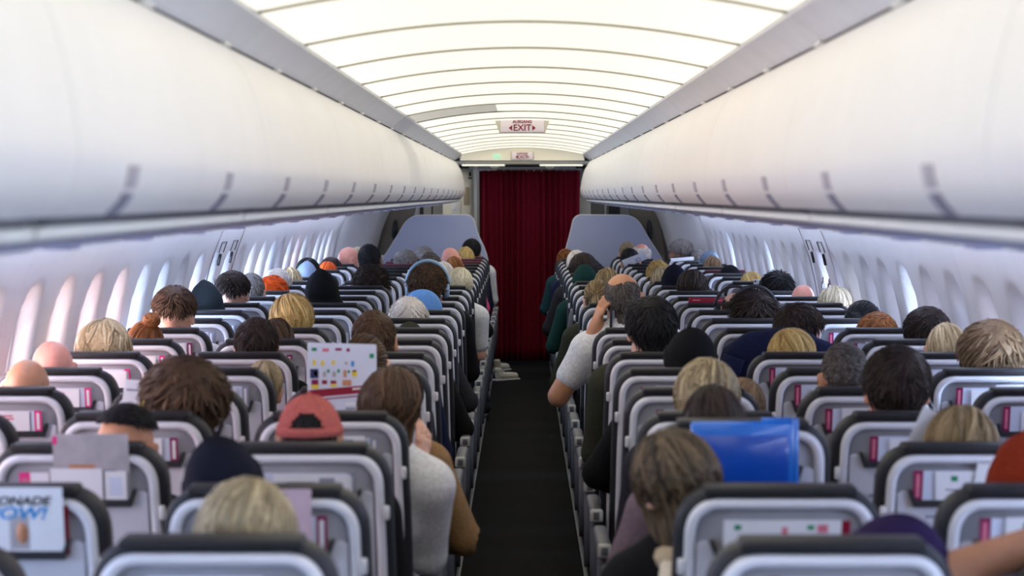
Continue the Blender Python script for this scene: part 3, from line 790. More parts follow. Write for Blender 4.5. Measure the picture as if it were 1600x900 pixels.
def make_top(pose, sleeve):
    P, H = body_parts(pose); g = .011
    S = SDF(grid(-.46, .38, .0105, []), grid(-.12, .52, .0105, []), grid(.42, 1.12, .0105, []))
    torso(S, g)
    for s in (-1, 1): arm(S, P, s, g + .004, sleeve)
    S.cone((0, .070, 1.0), (0, .072, 1.055), .070, .066, .03)
    V, Q = S.mesh()
    return mesh('top', V, Q, [MATS['cloth base']])
def make_trousers():
    S = SDF(grid(-.24, .24, .0125, []), grid(0, .68, .0125, []), grid(.03, .70, .0125, []))
    S.ell((0, .165, .545), (.180, .131, .100), .05); legs(S, .012, False)
    V, Q = S.mesh(); return mesh('trousers', V, Q, [MATS['cloth base']])
def make_shoes(s):
    S = SDF(grid(s * .118 - .07, s * .118 + .07, .009, []), grid(.44, .73, .009, []), grid(-.01, .13, .009, []))
    S.cone((s * .115, .50, .046), (s * .12, .665, .036), .044, .040, .03); S.cone((s * .115, .52, .09), (s * .115, .52, .05), .046, .043, .02)
    S.f = np.maximum(S.f, -(np.asarray(S.z)[None, None, :] - .003))
    V, Q = S.mesh(); return mesh('shoe', V, Q, [MATS['cloth base']])
pm('skin base', (.55, .32, .24), .5, .06, 40); pm('cloth base', (.1, .1, .1), .9, .1, 120)

# ---------------------------------------------------------------- hair (head frame: x right, y to the face, z up, origin at the skull centre)
EC, ER = np.array((0, -.003, .012)), np.array((.0755, .0945, .0915))
def hairline(a, back=-.085, side=-.005, front=.058):
    """lowest scalp z at azimuth a (0 = face, pi = nape)"""
    a = abs((a + PI) % (2 * PI) - PI)
    if a < .75: return front
    if a < 1.35: return front + (side - front) * (a - .75) / .6
    if a < 1.75: return side
    t = (a - 1.75) / (PI - 1.75); return side + (back - side) * min(1, t * 1.5)
def surf(a, z, off):
    """point of the scalp at azimuth a and height z, lifted by off"""
    zz = max(-.999, min(.999, (z - EC[2]) / ER[2])); c = math.sqrt(1 - zz * zz)
    n = np.array((math.sin(a) * c, math.cos(a) * c, zz))
    p = EC + ER * n; nn = n / ER; nn /= np.linalg.norm(nn)
    if z < -.035:                         # below the skull the neck carries the surface
        t = min(1, (-.035 - z) / .05); q = np.array((.060 * math.sin(a), -.014 + .060 * math.cos(a), z)); p = p * (1 - t) + q * t; p[2] = z
        nn = np.array((math.sin(a), math.cos(a), 0)) * t + nn * (1 - t); nn /= np.linalg.norm(nn)
    return p + nn * off, nn
class Hair:
    def __init__(s, seed): s.V = []; s.F = []; s.K = []; s.r = random.Random(seed)
    def cap(s, off, line, na=40, nt=14, rough=.0015, edge=.002, k=.35):
        n0 = len(s.V)
        for i in range(na):
            a = 2 * PI * i / na; zl = line(a); zt = EC[2] + ER[2] * .998
            for j in range(nt + 1):
                t = j / nt; th0 = 0.03; th1 = math.acos(max(-1, min(1, (zl - EC[2]) / ER[2]))); z = EC[2] + ER[2] * math.cos(th0 + (th1 - th0) * t)
                o = edge + (off(a, z) - edge) * (1 - t ** 5)
                p, n = surf(a, z, o + s.r.uniform(-rough, rough)); s.V.append(p); s.K.append(k + s.r.uniform(-.15, .15))
            p, n = surf(a, zl, -.008); s.V.append(p); s.K.append(k)
        m = nt + 2
        for i in range(na):
            for j in range(m - 1): s.F.append((n0 + i * m + j, n0 + i * m + j + 1, n0 + (i + 1) % na * m + j + 1, n0 + (i + 1) % na * m + j))
        s.F.append(tuple(n0 + i * m for i in range(na)))
    def lock(s, P, w, th, k):
        n0 = len(s.V); N = len(P); P = [np.asarray(p) for p in P]
        for i, p in enumerate(P):
            t = P[min(i + 1, N - 1)] - P[max(i - 1, 0)]; t = t / (np.linalg.norm(t) + 1e-9)
            o = p - np.array((0, -.01, min(p[2], .0))); o = o / (np.linalg.norm(o) + 1e-9)
            u = np.cross(t, o); nu = np.linalg.norm(u); u = u / nu if nu > 1e-6 else np.array((1, 0, 0)); v = np.cross(u, t)
            q = i / (N - 1); ww = w * (1 - .85 * q ** 2.2) * min(1, .5 + 2 * q); tt = th * (1 - .7 * q ** 2)
            s.V += [p - u * ww, p + v * tt, p + u * ww, p - v * tt]; s.K += [k] * 4
        for i in range(N - 1):
            for e in range(4): s.F.append((n0 + i * 4 + e, n0 + i * 4 + (e + 1) % 4, n0 + i * 4 + 4 + (e + 1) % 4, n0 + i * 4 + 4 + e))
        s.F.append((n0, n0 + 1, n0 + 2, n0 + 3)); b = n0 + (N - 1) * 4; s.F.append((b + 3, b + 2, b + 1, b))
    def root(s, line, zmin=-9, zmax=9, amin=0, amax=PI):
        while True:
            a = s.r.uniform(-PI, PI); u = s.r.uniform(-1, .995); z = EC[2] + ER[2] * u
            if z < line(a) or z < zmin or z > zmax or not amin <= abs(a) <= amax: continue
            return a, z
    def flow(s, a, z, L, off0, off1, whorl=(0, -.045, .09), n=7, wave=(0, 0), target=None, free=None, lat=.0, drop=.0):
        p, nn = surf(a, z, off0); W = np.array(whorl); out = [p]; ph = s.r.uniform(0, 6.28); v = None; hang = False
        side = s.r.gauss(0, lat)
        for i in range(1, n):
            q = i / (n - 1); ds = L / (n - 1)
            if target is not None: g = np.array(target) - p
            else: g = p - W
            nn_ = nn; g = g - nn_ * (g @ nn_); g = g / (np.linalg.norm(g) + 1e-9)
            sd = np.cross(nn_, g); g = g + sd * side; g[2] -= drop; g = g / (np.linalg.norm(g) + 1e-9)
            v = g if v is None else v * .45 + g * .55; v = v / np.linalg.norm(v)
            if free is not None and (hang or p[2] < free):
                hang = True; d = np.array((v[0] * .25, v[1] * .25, -1.0)); d /= np.linalg.norm(d); p = p + d * ds
                rad = math.hypot(p[0], p[1] + .01)
                mn = .068 + off1 * .8
                if rad < mn: p = np.array((p[0] * mn / max(rad, 1e-6), (p[1] + .01) * mn / max(rad, 1e-6) - .01, p[2]))
                nn = np.array((p[0], p[1] + .01, 0)) / (math.hypot(p[0], p[1] + .01) + 1e-9)
            else:
                p = p + v * ds
                aa = math.atan2(p[0], p[1] - EC[1]); zz = p[2]; lim = EC[2] + ER[2] * .995
                off = off0 + (off1 - off0) * q
                d = (p - EC) / ER; r_ = np.linalg.norm(d)
                if zz > -.035: b = EC + ER * d / r_; nn = (d / r_ / ER); nn /= np.linalg.norm(nn); p = b + nn * off
                else: p, nn = surf(aa, zz, off)
            wv = wave[0] * math.sin(ph + wave[1] * q * 6.28)
            sdv = np.cross(nn, v); out.append(p + sdv * wv * q ** .5)
        return out
    def me(s, name):
        me = bpy.data.meshes.new(name); me.from_pydata([tuple(v) for v in s.V], [], s.F); me.materials.append(MATS['hair base'])
        me.polygons.foreach_set('use_smooth', np.ones(len(me.polygons), dtype=bool))
        at_ = me.attributes.new('lock', 'FLOAT', 'POINT'); at_.data.foreach_set('value', np.array(s.K, dtype=np.float32)); me.update(); return me
hair_mat('hair base', srgb(40, 30, 26), srgb(90, 70, 56))
def make_hair(style, seed):
    h = Hair(seed); R = h.r
    L_short = lambda a: hairline(a, -.075, -.012, .06)
    L_long = lambda a: hairline(a, -.085, -.03, .058)
    if style in ('short', 'shortb', 'buzz', 'fluffy', 'spiky', 'fade', 'thin', 'topfade'):
        vol = {'short': .014, 'shortb': .017, 'buzz': .005, 'fluffy': .030, 'spiky': .020, 'fade': .024, 'thin': .010, 'topfade': .008}[style]
        def off(a, z):
            t = max(0, min(1, (z + .05) / .12))
            if style == 'fade': t = max(0.0, min(1, (z - .015) / .05)); return .002 + vol * t
            return .003 + vol * (t ** .7)
        line = (lambda a: hairline(a, .012, .03, .06)) if style == 'fade' else (lambda a: .060 - .006 * math.cos(a)) if style == 'topfade' else L_short
        h.cap(off, line, rough=.0012 if style != 'fluffy' else .003)
        n = {'buzz': 900, 'fluffy': 620, 'thin': 420}.get(style, 700)
        for _ in range(n):
            a, z = h.root(line)
            o = off(a, z)
            L = {'buzz': .010, 'fluffy': .075, 'spiky': .045, 'thin': .05, 'topfade': .014}.get(style, .038)
            if style == 'fade' and z < .01: L = .012
            lift = {'spiky': .022, 'fluffy': .012, 'fade': .006}.get(style, .003)
            P = h.flow(a, z, L * R.uniform(.7, 1.3), o * .72, o + R.uniform(0, lift), whorl=(.012, -.055, .085), n=5, lat=.35, wave=(.004 if style == 'fluffy' else .0015, .8), drop=.15 if z < .04 else 0)
            h.lock(P, R.uniform(.0035, .0065), .0022, R.random())
        for _ in range(170):                       # extra locks cover the crown
            a, z = h.root(line, zmin=.072); o = off(a, z)
            P = h.flow(a, z, (.012 if style in ('buzz', 'topfade') else .05) * R.uniform(.7, 1.3), o * .8, o + R.uniform(.001, .004), whorl=(R.gauss(.01, .03), R.gauss(-.05, .03), .085), n=6, lat=.9, wave=(.002, .8))
            h.lock(P, R.uniform(.0035, .0065), .0022, R.random())
    elif style in ('bob', 'bobb', 'long', 'wavy', 'wavyb', 'longb'):
        vol = {'bob': .022, 'bobb': .016, 'long': .016, 'longb': .02, 'wavy': .030, 'wavyb': .026}[style]
        off = lambda a, z: .005 + vol * max(.35, min(1, (.10 - z) / .10)) if z < .09 else .012
        h.cap(lambda a, z: off(a, z) * .8, L_long)
        Lt = {'bob': .20, 'bobb': .23, 'long': .36, 'longb': .30, 'wavy': .24, 'wavyb': .27}[style]
        wv = {'wavy': (.011, 1.6), 'wavyb': (.009, 1.3)}.get(style, (.003, .8))
        part = R.choice((-.02, .015, .0))
        for _ in range(620):
            a, z = h.root(L_long); o = off(a, z)
            W = (part, R.uniform(-.06, .05), .10)
            if abs(a) < .9 and z < .075 and z > .03: W = (part, .06, .10)
            ln = Lt * R.uniform(.82, 1.05) * (1 - .35 * max(0, (.03 - z) / .12))
            P = h.flow(a, z, ln, o * .7, vol * R.uniform(.7, 1.25), whorl=W, n=11, wave=wv, free=-.03, lat=.12)
            P = [p if not (p[1] > .055 and p[2] < .04 and abs(p[0]) < .06) else np.array((math.copysign(.066, p[0] or 1), .05, p[2])) for p in P]
            h.lock(P, R.uniform(.005, .009), .003, R.random())
    elif style in ('bun', 'bunlow', 'pony', 'topknot'):
        T = {'bun': (.030, -.055, .108), 'bunlow': (-.045, -.105, .02), 'pony': (-.01, -.108, .03), 'topknot': (0, -.04, .125)}[style]
        off = lambda a, z: .008
        h.cap(off, L_long, rough=.001)
        for _ in range(520):
            a, z = h.root(L_long)
            p, _n = surf(a, z, .006); dist = np.linalg.norm(np.array(T) - p)
            P = h.flow(a, z, dist * R.uniform(.85, 1.05), .006, .014 + R.uniform(0, .008), target=T, n=8, lat=.05, wave=(.003, .7))
            h.lock(P, R.uniform(.004, .007), .0025, R.random())
        T = np.array(T); out = T - EC; out /= np.linalg.norm(out)
        if style == 'pony':
            for _ in range(130):
                P = []; sx, sy = R.gauss(0, .012), R.gauss(0, .010); L = R.uniform(.16, .25)
                for i in range(9):
                    q = i / 8; P.append(T + out * (.012 + .03 * math.sin(q * 2.2)) + np.array((sx * (.5 + 1.6 * q), sy * (.5 + q), -L * q ** 1.1 + .008)))
                h.lock(P, R.uniform(.004, .007), .003, R.random())
        else:
            rb = .036 if style != 'bunlow' else .032; c = T + out * rb * .7
            u = np.cross(out, (0, 0, 1)); u /= np.linalg.norm(u); v = np.cross(out, u)
            for _ in range(150):
                a0 = R.uniform(0, 6.28); P = []; el = R.uniform(-.9, 1.3); sp = R.uniform(1.2, 2.6)
                for i in range(9):
                    q = i / 8; aa = a0 + q * sp; e = el + .35 * math.sin(q * 3); r_ = rb * R.uniform(.93, 1.05)
                    P.append(c + (u * math.cos(aa) + v * math.sin(aa)) * r_ * math.cos(e) + out * r_ * .85 * math.sin(e))
                h.lock(P, R.uniform(.005, .008), .004, R.random())
            n0 = len(h.V); 
            for j in range(9):
                for i in range(12):
                    aa = 2 * PI * i / 12; e = -PI / 2 + PI * j / 8; h.V.append(c + (u * math.cos(aa) + v * math.sin(aa)) * rb * .9 * math.cos(e) + out * rb * .8 * math.sin(e)); h.K.append(.2)
            for j in range(8):
                for i in range(12): h.F.append((n0 + j * 12 + i, n0 + j * 12 + (i + 1) % 12, n0 + j * 12 + 12 + (i + 1) % 12, n0 + j * 12 + 12 + i))
    elif style in ('curly', 'curlybig', 'tuft'):
        base = {'curly': .018, 'curlybig': .034, 'tuft': .014}[style]
        h.cap(lambda a, z: base * .8, L_short, rough=.004)
        for _ in range(560 if style != 'tuft' else 420):
            a, z = h.root(L_short); p, n = surf(a, z, base * .4); t1 = np.cross(n, (.3, .2, .9)); t1 /= np.linalg.norm(t1); t2 = np.cross(n, t1)
            r_ = R.uniform(.006, .011); tn = R.uniform(1.2, 2.4) * R.choice((-1, 1)); a0 = R.uniform(0, 6.28); hgt = base * R.uniform(.6, 1.25) + .006
            P = [p + n * hgt * q + (t1 * math.cos(a0 + 6.28 * tn * q) + t2 * math.sin(a0 + 6.28 * tn * q)) * r_ * (.3 + q) + np.array((0, 0, -.012 * q * q)) for q in [i / 10 for i in range(11)]]
            h.lock(P, R.uniform(.003, .005), .003, R.random())
    elif style in ('fringe', 'balding'):
        top = .066 if style == 'fringe' else .062
        line = lambda a: hairline(a, -.075, -.012, .2 if style == 'fringe' else .07)
        for _ in range(2600):
            a, z = h.root(lambda a: hairline(a, -.078, -.012, .06))
            aa = abs(a)
            if aa < 1.0 and style == 'fringe': continue
            if z > top + .004 * math.sin(3 * a) and (style == 'fringe' or aa > .4): continue
            P = h.flow(a, z, R.uniform(.02, .034), .002, .008, n=5, lat=.2, drop=.5); h.lock(P, R.uniform(.0035, .006), .002, R.random())
    return h.me('hair_' + style)
HAIR = {}
HW = {'topfade': .158, 'short': .176, 'shortb': .18, 'buzz': .164, 'fluffy': .208, 'spiky': .188, 'fade': .182, 'thin': .17, 'bob': .198, 'bobb': .188, 'long': .188, 'longb': .194, 'wavy': .214, 'wavyb': .206, 'bun': .17, 'bunlow': .17, 'pony': .17, 'topknot': .17, 'curly': .196, 'curlybig': .228, 'tuft': .186, 'fringe': .166, 'balding': .17}
HT = {'topfade': .010, 'short': .016, 'shortb': .018, 'buzz': .006, 'fluffy': .034, 'spiky': .034, 'fade': .030, 'thin': .012, 'bob': .014, 'bobb': .014, 'long': .014, 'longb': .014, 'wavy': .016, 'wavyb': .016, 'bun': .055, 'bunlow': .012, 'pony': .012, 'topknot': .06, 'curly': .026, 'curlybig': .044, 'tuft': .024, 'fringe': 0.0, 'balding': .004, None: 0}

# ---------------------------------------------------------------- headwear (head frame)
def dome_rings(off, line, z_extra=0.0, na=48, nt=16, rib=0.0, point=0.0):
    rings = []
    for j in range(nt + 1):
        t = j / nt; ring = []
        for i in range(na):
            a = 2 * PI * i / na; zl = line(a); th1 = math.acos(max(-1, min(1, (zl - EC[2]) / ER[2]))); th = .02 + (th1 - .02) * t
            z = EC[2] + ER[2] * math.cos(th)
            p, n = surf(a, z, off + rib * math.cos(a * na / 2) + point * max(0, 1 - th * 1.4)); ring.append(Vector(p))
        rings.append(ring)
    return rings
def make_beanie(m, cuff=True):
    b = MB(); line = lambda a: .02 - .07 * (.5 - .5 * math.cos(a)); na = 64
    r = dome_rings(.015, line, na=na, rib=.0012, point=.004); inner = [[p * .93 + Vector((0, 0, .002)) for p in ring] for ring in reversed(r)]
    b.loft(r + inner, m)
    if cuff:
        lo = lambda o: [Vector(surf(2 * PI * i / na, line(2 * PI * i / na) + dz, o_ + .0015 * math.cos(PI * i))[0]) for i in range(na) for dz, o_ in [o]]
        b.loft([lo((.045, .014)), lo((.044, .022)), lo((.022, .024)), lo((.002, .023)), lo((-.002, .016)), lo((.004, .010))], m, False, False)
    return b
def make_cap(m, m2, backwards=True):
    b = MB(); na, nt = 64, 16; line = lambda a: .022
    r = dome_rings(.014, line, na=na, nt=nt); fa = 0.0 if backwards else PI      # azimuth of the strap side as seen in the head frame
    V = [p for ring in r for p in ring]; F = []
    sa = PI                                                     # the opening sits at the back of the head
    for j in range(nt):
        for i in range(na):
            a = 2 * PI * (i + .5) / na; da = abs((a - sa + PI) % (2 * PI) - PI); t = (j + .5) / nt
            if backwards and (da / .56) ** 2 + ((1 - t) / .40) ** 2 < 1 and t < .93: continue
            F.append((j * na + i, (j + 1) * na + i, (j + 1) * na + (i + 1) % na, j * na + (i + 1) % na))
    F.append(tuple(range(na)))
    n = len(V); V2 = [p * .965 for p in V]
    b.add(V + V2, F + [tuple(k + n for k in f[::-1]) for f in F], m)
    lo = lambda z, o: [Vector(surf(2 * PI * i / na, z, o)[0]) for i in range(na)]
    b.loft([lo(.034, .013), lo(.033, .0175), lo(.014, .0175), lo(.012, .012)], m, False, False)
    # six panel seams and the button
    for k in range(6):
        a = PI / 6 + k * PI / 3
        b.tube([Vector(surf(a, EC[2] + ER[2] * math.cos(t), .0145)[0]) for t in [.05 + .2 * q for q in range(5)]], .0018, m2, 5)
    b.ball((0, -.003, .119), .007, m2, 8, 5)
    # brim on the far side when worn backwards
    P = []
    for s_, o in ((0, 0), (1, .004)):
        pass
    top = []; bot = []
    for i in range(13):
        a = -.95 + 1.9 * i / 12; p = Vector(surf(a, .026, .014)[0]); q = p + Vector((.0, .075 * math.cos(a * .8), -.012)); top.append((p, q))
    V = []; F = []
    for p, q in top: V += [p, q, q - Vector((0, 0, .004)), p - Vector((0, 0, .004))]
    for i in range(12):
        for e in range(4): F.append((i * 4 + e, i * 4 + (e + 1) % 4, i * 4 + 4 + (e + 1) % 4, i * 4 + 4 + e))
    b.add(V, F, m)
    return b
def make_hood(m, seed=0):
    b = MB(); na = 40; rings = []; rr = random.Random(seed)
    for j in range(15):
        t = j / 14; ring = []
        for i in range(na):
            a = 2 * PI * i / na; back = .5 - .5 * math.cos(a)
            if t < .62:
                th = .03 + 1.75 * t / .62; z = EC[2] + ER[2] * math.cos(th); p, n = surf(a, z, .020 + .016 * max(0, 1 - th * 1.2) + .012 * back); p = Vector(p)
                if back < .12 and z < .07: p.z = max(p.z, .055 + .2 * (.12 - back)); 
            else:
                u = (t - .62) / .38; z = -.005 - .135 * u; rad = .105 + .055 * u ** 1.4; p = Vector((rad * math.sin(a) * (1 + .25 * u), -.012 + rad * math.cos(a) * .95, z))
                if back < .25: p.y = min(p.y, .085); 
            p += Vector((0, 0, .003 * math.sin(a * 5 + j)))
            ring.append(p)
        rings.append(ring)
    inner = [[Vector((p.x * .93, p.y * .93, p.z - .004)) for p in ring] for ring in reversed(rings)]
    # open the front: drop faces in front of the face
    n = na; V = [p for r in rings + inner for p in r]; F = []; R_ = len(rings + inner)
    for j in range(R_ - 1):
        for i in range(na):
            a = 2 * PI * (i + .5) / na; da = abs((a + PI) % (2 * PI) - PI); jj = j if j < 15 else 29 - j - 1
            if da < .75 and 5 <= jj <= 13: continue
            F.append((j * n + i, j * n + (i + 1) % n, (j + 1) * n + (i + 1) % n, (j + 1) * n + i))
    b.add(V, F, m)
    return b

# ---------------------------------------------------------------- wardrobe of materials
HM = {
    'black': (srgb(10, 10, 11), srgb(34, 32, 34)), 'darkbrown': (srgb(24, 18, 16), srgb(62, 48, 42)), 'brown': (srgb(44, 31, 24), srgb(100, 76, 56)),
    'lightbrown': (srgb(84, 64, 44), srgb(158, 130, 98)), 'auburn': (srgb(84, 46, 24), srgb(176, 116, 66)), 'blonde': (srgb(138, 112, 76), srgb(226, 206, 164)),
    'ashblonde': (srgb(98, 84, 64), srgb(196, 178, 142)), 'goldblonde': (srgb(142, 108, 54), srgb(226, 196, 128)), 'darkblonde': (srgb(84, 68, 48), srgb(172, 146, 104)),
    'white': (srgb(190, 180, 170), srgb(244, 236, 226)), 'grey': (srgb(84, 80, 80), srgb(160, 154, 150)), 'salt': (srgb(34, 30, 29), srgb(112, 104, 100)),
    'orange': (srgb(196, 62, 14), srgb(248, 112, 40)), 'rust': (srgb(110, 38, 18), srgb(190, 78, 40)), 'streak': (srgb(34, 28, 26), srgb(112, 94, 72)), 'platinum': (srgb(170, 156, 124), srgb(240, 230, 200)),
}
def HMAT(k): return hair_mat('hair ' + k, *HM[k])
SK = {'fair': srgb(222, 172, 148), 'pink': srgb(228, 158, 138), 'tan': srgb(196, 140, 106), 'brown': srgb(122, 82, 62), 'red': srgb(220, 150, 124)}
def SKM(k): return pm('skin ' + k, SK[k], .48, .06, 45, bump=.03, spec=.4)
CL = {'white': srgb(226, 226, 228), 'black': srgb(22, 22, 25), 'navy': srgb(26, 32, 60), 'tan': srgb(140, 108, 74), 'grey': srgb(110, 110, 116), 'mauve': srgb(116, 100, 108), 'green': srgb(24, 56, 52), 'olive': srgb(56, 58, 48), 'pink': srgb(240, 96, 150),
      'blue': srgb(60, 90, 150), 'teal': srgb(34, 70, 76), 'lightblue': srgb(130, 178, 206), 'maroon': srgb(96, 30, 42), 'charcoal': srgb(46, 46, 52), 'beige': srgb(186, 166, 136), 'purple': srgb(42, 28, 68), 'cap red': srgb(178, 94, 88), 'rust': srgb(138, 46, 22), 'hood blue': srgb(150, 168, 196), 'denim': srgb(44, 52, 76), 'cap grey': srgb(104, 120, 138), 'cream': srgb(222, 208, 184), 'black knit': srgb(18, 18, 22), 'navy knit': srgb(22, 24, 38), 'stripe': srgb(44, 52, 58)}
def CLM(k): return pm('cloth ' + k, CL[k], .92, .14, 90, bump=.18, spec=.15)

# ---------------------------------------------------------------- the passengers
def setmat(o, m, i=0): o.material_slots[i].link = 'OBJECT'; o.material_slots[i].material = m
TOPS = {}; SHOES = [make_shoes(-1), make_shoes(1)]; TROUS = make_trousers()
PEOPLE = {}
def person(c, r, px, py, w, label, hair='short', hc='brown', skin='fair', top='black', sleeve=1.93, pose='lap', yaw=0.0, hat=None, hatc=None, trousers='denim', seed=0, dx=None, dy=0.0, fade=None):
    dh = d_row(r) + BACKOFF + .085 + dy
    X, _, zt = at(px, py, dh); off = X - COLX[c]
    if dx is not None: off = dx
    th = max(-.27, min(.27, math.asin(max(-.9, min(.9, off / .72)))))
    rest = off - .72 * math.sin(th)
    h = 1.277 + (.024 if hat in ('beanie', 'cap') else .034 if hat == 'hood' else HT[hair])
    hl = .5 + (h - .5) * math.cos(th)
    S = zt / hl if zt >= hl else .45 + 0; 
    if zt < hl: S = (zt - .45) / (hl - .45)
    S = max(.84, min(1.07, S)); z0 = 0 if S >= 1 else .45 * (1 - S)
    dz = zt - (z0 + S * hl); dz = max(-.09, min(.07, dz))
    if pose not in BODY: BODY[pose] = make_body(pose)
    me, H = BODY[pose]
    o = obj('person', me)
    R = Euler((0, th, yaw)).to_matrix(); piv = Vector((0, .10, .5))
    o.rotation_euler = (0, th, yaw); o.scale = (S, S, S)
    o.location = Vector((COLX[c] + rest, d_row(r) + BACKOFF + dy, z0 + dz)) + S * (piv - R @ piv)
    tag(o, label, 'person'); setmat(o, SKM(skin))
    wn_ = w * dh / FPX
    if hair:
        k = (hair, seed)
        if k not in HAIR: HAIR[k] = make_hair(hair, seed + 11 * len(hair))
        ho = obj('hair', HAIR[k], o); fx = 1.0 if hat else max(.9, min(1.22, wn_ / (S * HW[hair])))
        if hat in ('beanie', 'cap'): fx = .93
        ho.matrix_local = H @ Matrix.Diagonal((fx, .5 + .5 * fx, 1, 1)); setmat(ho, HMAT(hc))
    if hat:
        hm = CLM(hatc); b = {'beanie': lambda: make_beanie(hm), 'cap': lambda: make_cap(hm, CLM(hatc)), 'hood': lambda: make_hood(hm, seed)}[hat]()
        k = ('hat', hat, hatc, seed)
        if k not in HAIR: HAIR[k] = b.me(hat)
        ht = obj({'beanie': 'beanie', 'cap': 'baseball_cap', 'hood': 'hood'}[hat], HAIR[k], o)
        fx = max(.92, min(1.2, wn_ / (S * {'beanie': .19, 'cap': .185, 'hood': .235}[hat]))); ht.matrix_local = H @ Matrix.Diagonal((fx, fx, 1, 1))
    k = (pose, sleeve)
    if k not in TOPS: TOPS[k] = make_top(pose, sleeve)
    t = obj('top', TOPS[k], o); setmat(t, CLM(top))
    t = obj('trousers', TROUS, o); setmat(t, CLM(trousers))
    for s_ in SHOES: t = obj('shoe', s_, o); setmat(t, CLM('charcoal'))
    PEOPLE[(c, r)] = o
    return o

# left of the aisle, from the camera forward
person('C', 0, 388, 744, 172, 'person with ash-blonde shoulder-length hair, nearest seated left of the aisle', 'longb', 'ashblonde', top='black')
person('C', 1, 333, 680, 124, 'person wearing a dark navy knitted beanie behind the ash-blonde head', 'buzz', 'black', hat='beanie', hatc='navy knit', top='charcoal')
person('C', 2, 483, 611, 106, 'person wearing a faded red baseball cap turned backwards', 'buzz', 'black', hat='cap', hatc='cap red', top='black', skin='tan')
p_leaf = person('C', 3, 617, 571, 106, 'person with smooth brown hair in a white shirt leaning into the aisle', 'longb', 'brown', top='white', pose='hold', seed=2)
person('C', 4, 632, 572, 80, 'person in a tan jacket with an elbow out in the aisle', 'short', 'darkbrown', top='tan', pose='elbow_out', skin='tan')
person('C', 5, 570, 522, 68, 'person with olive brown hair in a small low bun behind the leaflet', 'bunlow', 'brown', top='charcoal')
person('C', 6, 583, 486, 67, 'person with a rounded short brown haircut and dark collar', 'shortb', 'brown', top='navy', skin='tan')
person('C', 8, 641, 501, 52, 'person in a dark olive beanie just showing above the seat', 'buzz', 'black', hat='beanie', hatc='olive', top='black', pose='elbow_mid')
person('C', 9, 637, 464, 60, 'person with fluffy white hair', 'fluffy', 'white', top='charcoal', skin='pink', pose='elbow_mid')
person('C', 11, 668, 410, 62, 'person with curly brown hair wearing pale blue headphones', 'curly', 'brown', top='black', skin='tan')
person('C', 14, 720, 417, 46, 'person with long platinum blonde hair in a white T-shirt by the aisle', 'long', 'platinum', top='white', sleeve=.72, pose='lap')
person('C', 16, 692, 408, 34, 'person with pinkish white hair beyond the curly head', 'bob', 'white', top='black', skin='pink', pose='elbow_mid')
person('C', 17, 672, 395, 32, 'person with short dark grey hair left of the bald pink head', 'short', 'salt', top='charcoal')
person('C', 18, 709, 400, 33, 'person with auburn hair below the bald pink head', 'bob', 'auburn', top='black')
person('C', 20, 703, 387, 31, 'person with a bald pink head near the left divider, in pink', None, skin='pink', top='pink')
person('C', 22, 727, 385, 28, 'person with wavy golden hair below the black-haired head', 'wavy', 'goldblonde', top='navy')
person('C', 23, 737, 373, 29, 'person with black hair at the left divider in a white shirt', 'short', 'black', top='white', skin='tan')
person('B', 2, 203, 632, 96, 'person with a shaved dark haircut behind the propped grey magazine', 'topfade', 'black', top='charcoal', skin='tan')
person('B', 3, 295, 557, 136, 'person with thick tousled dark brown hair', 'fluffy', 'brown', top='charcoal', seed=4)
person('B', 5, 425, 562, 62, 'person with pale blonde hair glimpsed low between two seats beside the leaflet', 'bobb', 'ashblonde', top='rust', skin='fair', seed=21)
person('B', 6, 402, 497, 68, 'person with thinning dark hair, pink scalp showing', 'thin', 'darkbrown', top='black', skin='tan')
person('B', 7, 432, 496, 50, 'person with smooth olive brown hair half hidden by a dark head', 'bob', 'brown', top='charcoal', seed=3)
person('B', 8, 455, 457, 73, 'person with a sleek golden blonde bob', 'bob', 'goldblonde', top='black', seed=1)
person('B', 11, 502, 423, 61, 'person wearing a black hood', None, hat='hood', hatc='black', top='black')
person('B', 14, 582, 412, 57, 'person with wide bushy dark brown hair', 'curlybig', 'darkbrown', top='black', skin='tan')
person('B', 17, 577, 382, 34, 'person with short black hair sitting tall above the bushy head', 'short', 'black', top='charcoal', skin='brown')
person('B', 20, 634, 390, 36, 'person with flattened grey hair beside the left divider', 'short', 'grey', top='maroon')
person('B', 22, 664, 385, 33, 'person with short grey hair at the left divider', 'short', 'grey', top='charcoal', seed=2)
person('A', 4, 43, 562, 82, 'person with a bald tan head, the nearer of two by the left windows', None, skin='tan', top='white')
person('A', 5, 78, 533, 80, 'person with a bald pink head behind the bald tan head', None, skin='pink', top='grey')
person('A', 6, 160, 497, 95, 'person with full wavy blonde hair by the left windows', 'wavy', 'blonde', top='beige')
person('A', 7, 228, 489, 58, 'person with auburn hair in a high loose bun', 'bun', 'auburn', top='black')
person('A', 8, 272, 445, 66, 'person with brown hair shaved at the neck, ear glowing red', 'fade', 'brown', top='white', seed=3)
person('A', 10, 320, 441, 62, 'person wearing a dark striped hood', None, hat='hood', hatc='stripe', top='stripe', seed=1)
person('A', 11, 363, 422, 52, 'person with dark cropped hair and a bare neck by the left windows', 'fade', 'darkbrown', top='grey', seed=5)
person('A', 12, 392, 427, 36, 'person with grey hair half hidden by a dark cropped head', 'short', 'grey', top='charcoal', seed=4)
person('A', 13, 427, 428, 48, 'person with bright orange hair', 'tuft', 'orange', top='black')
person('A', 14, 433, 420, 44, 'person with white hair behind the bright orange hair', 'short', 'white', top='beige', seed=6)
person('A', 15, 453, 417, 34, 'person with pale blonde hair low against the left wall', 'wavy', 'blonde', top='white', seed=3)
person('A', 16, 480, 410, 36, 'person wearing a pale blue-grey hood', None, hat='hood', hatc='hood blue', top='hood blue', seed=2)
person('A', 17, 480, 403, 36, 'person with dark hair behind the pale blue-grey hood', 'short', 'black', top='black', seed=7)
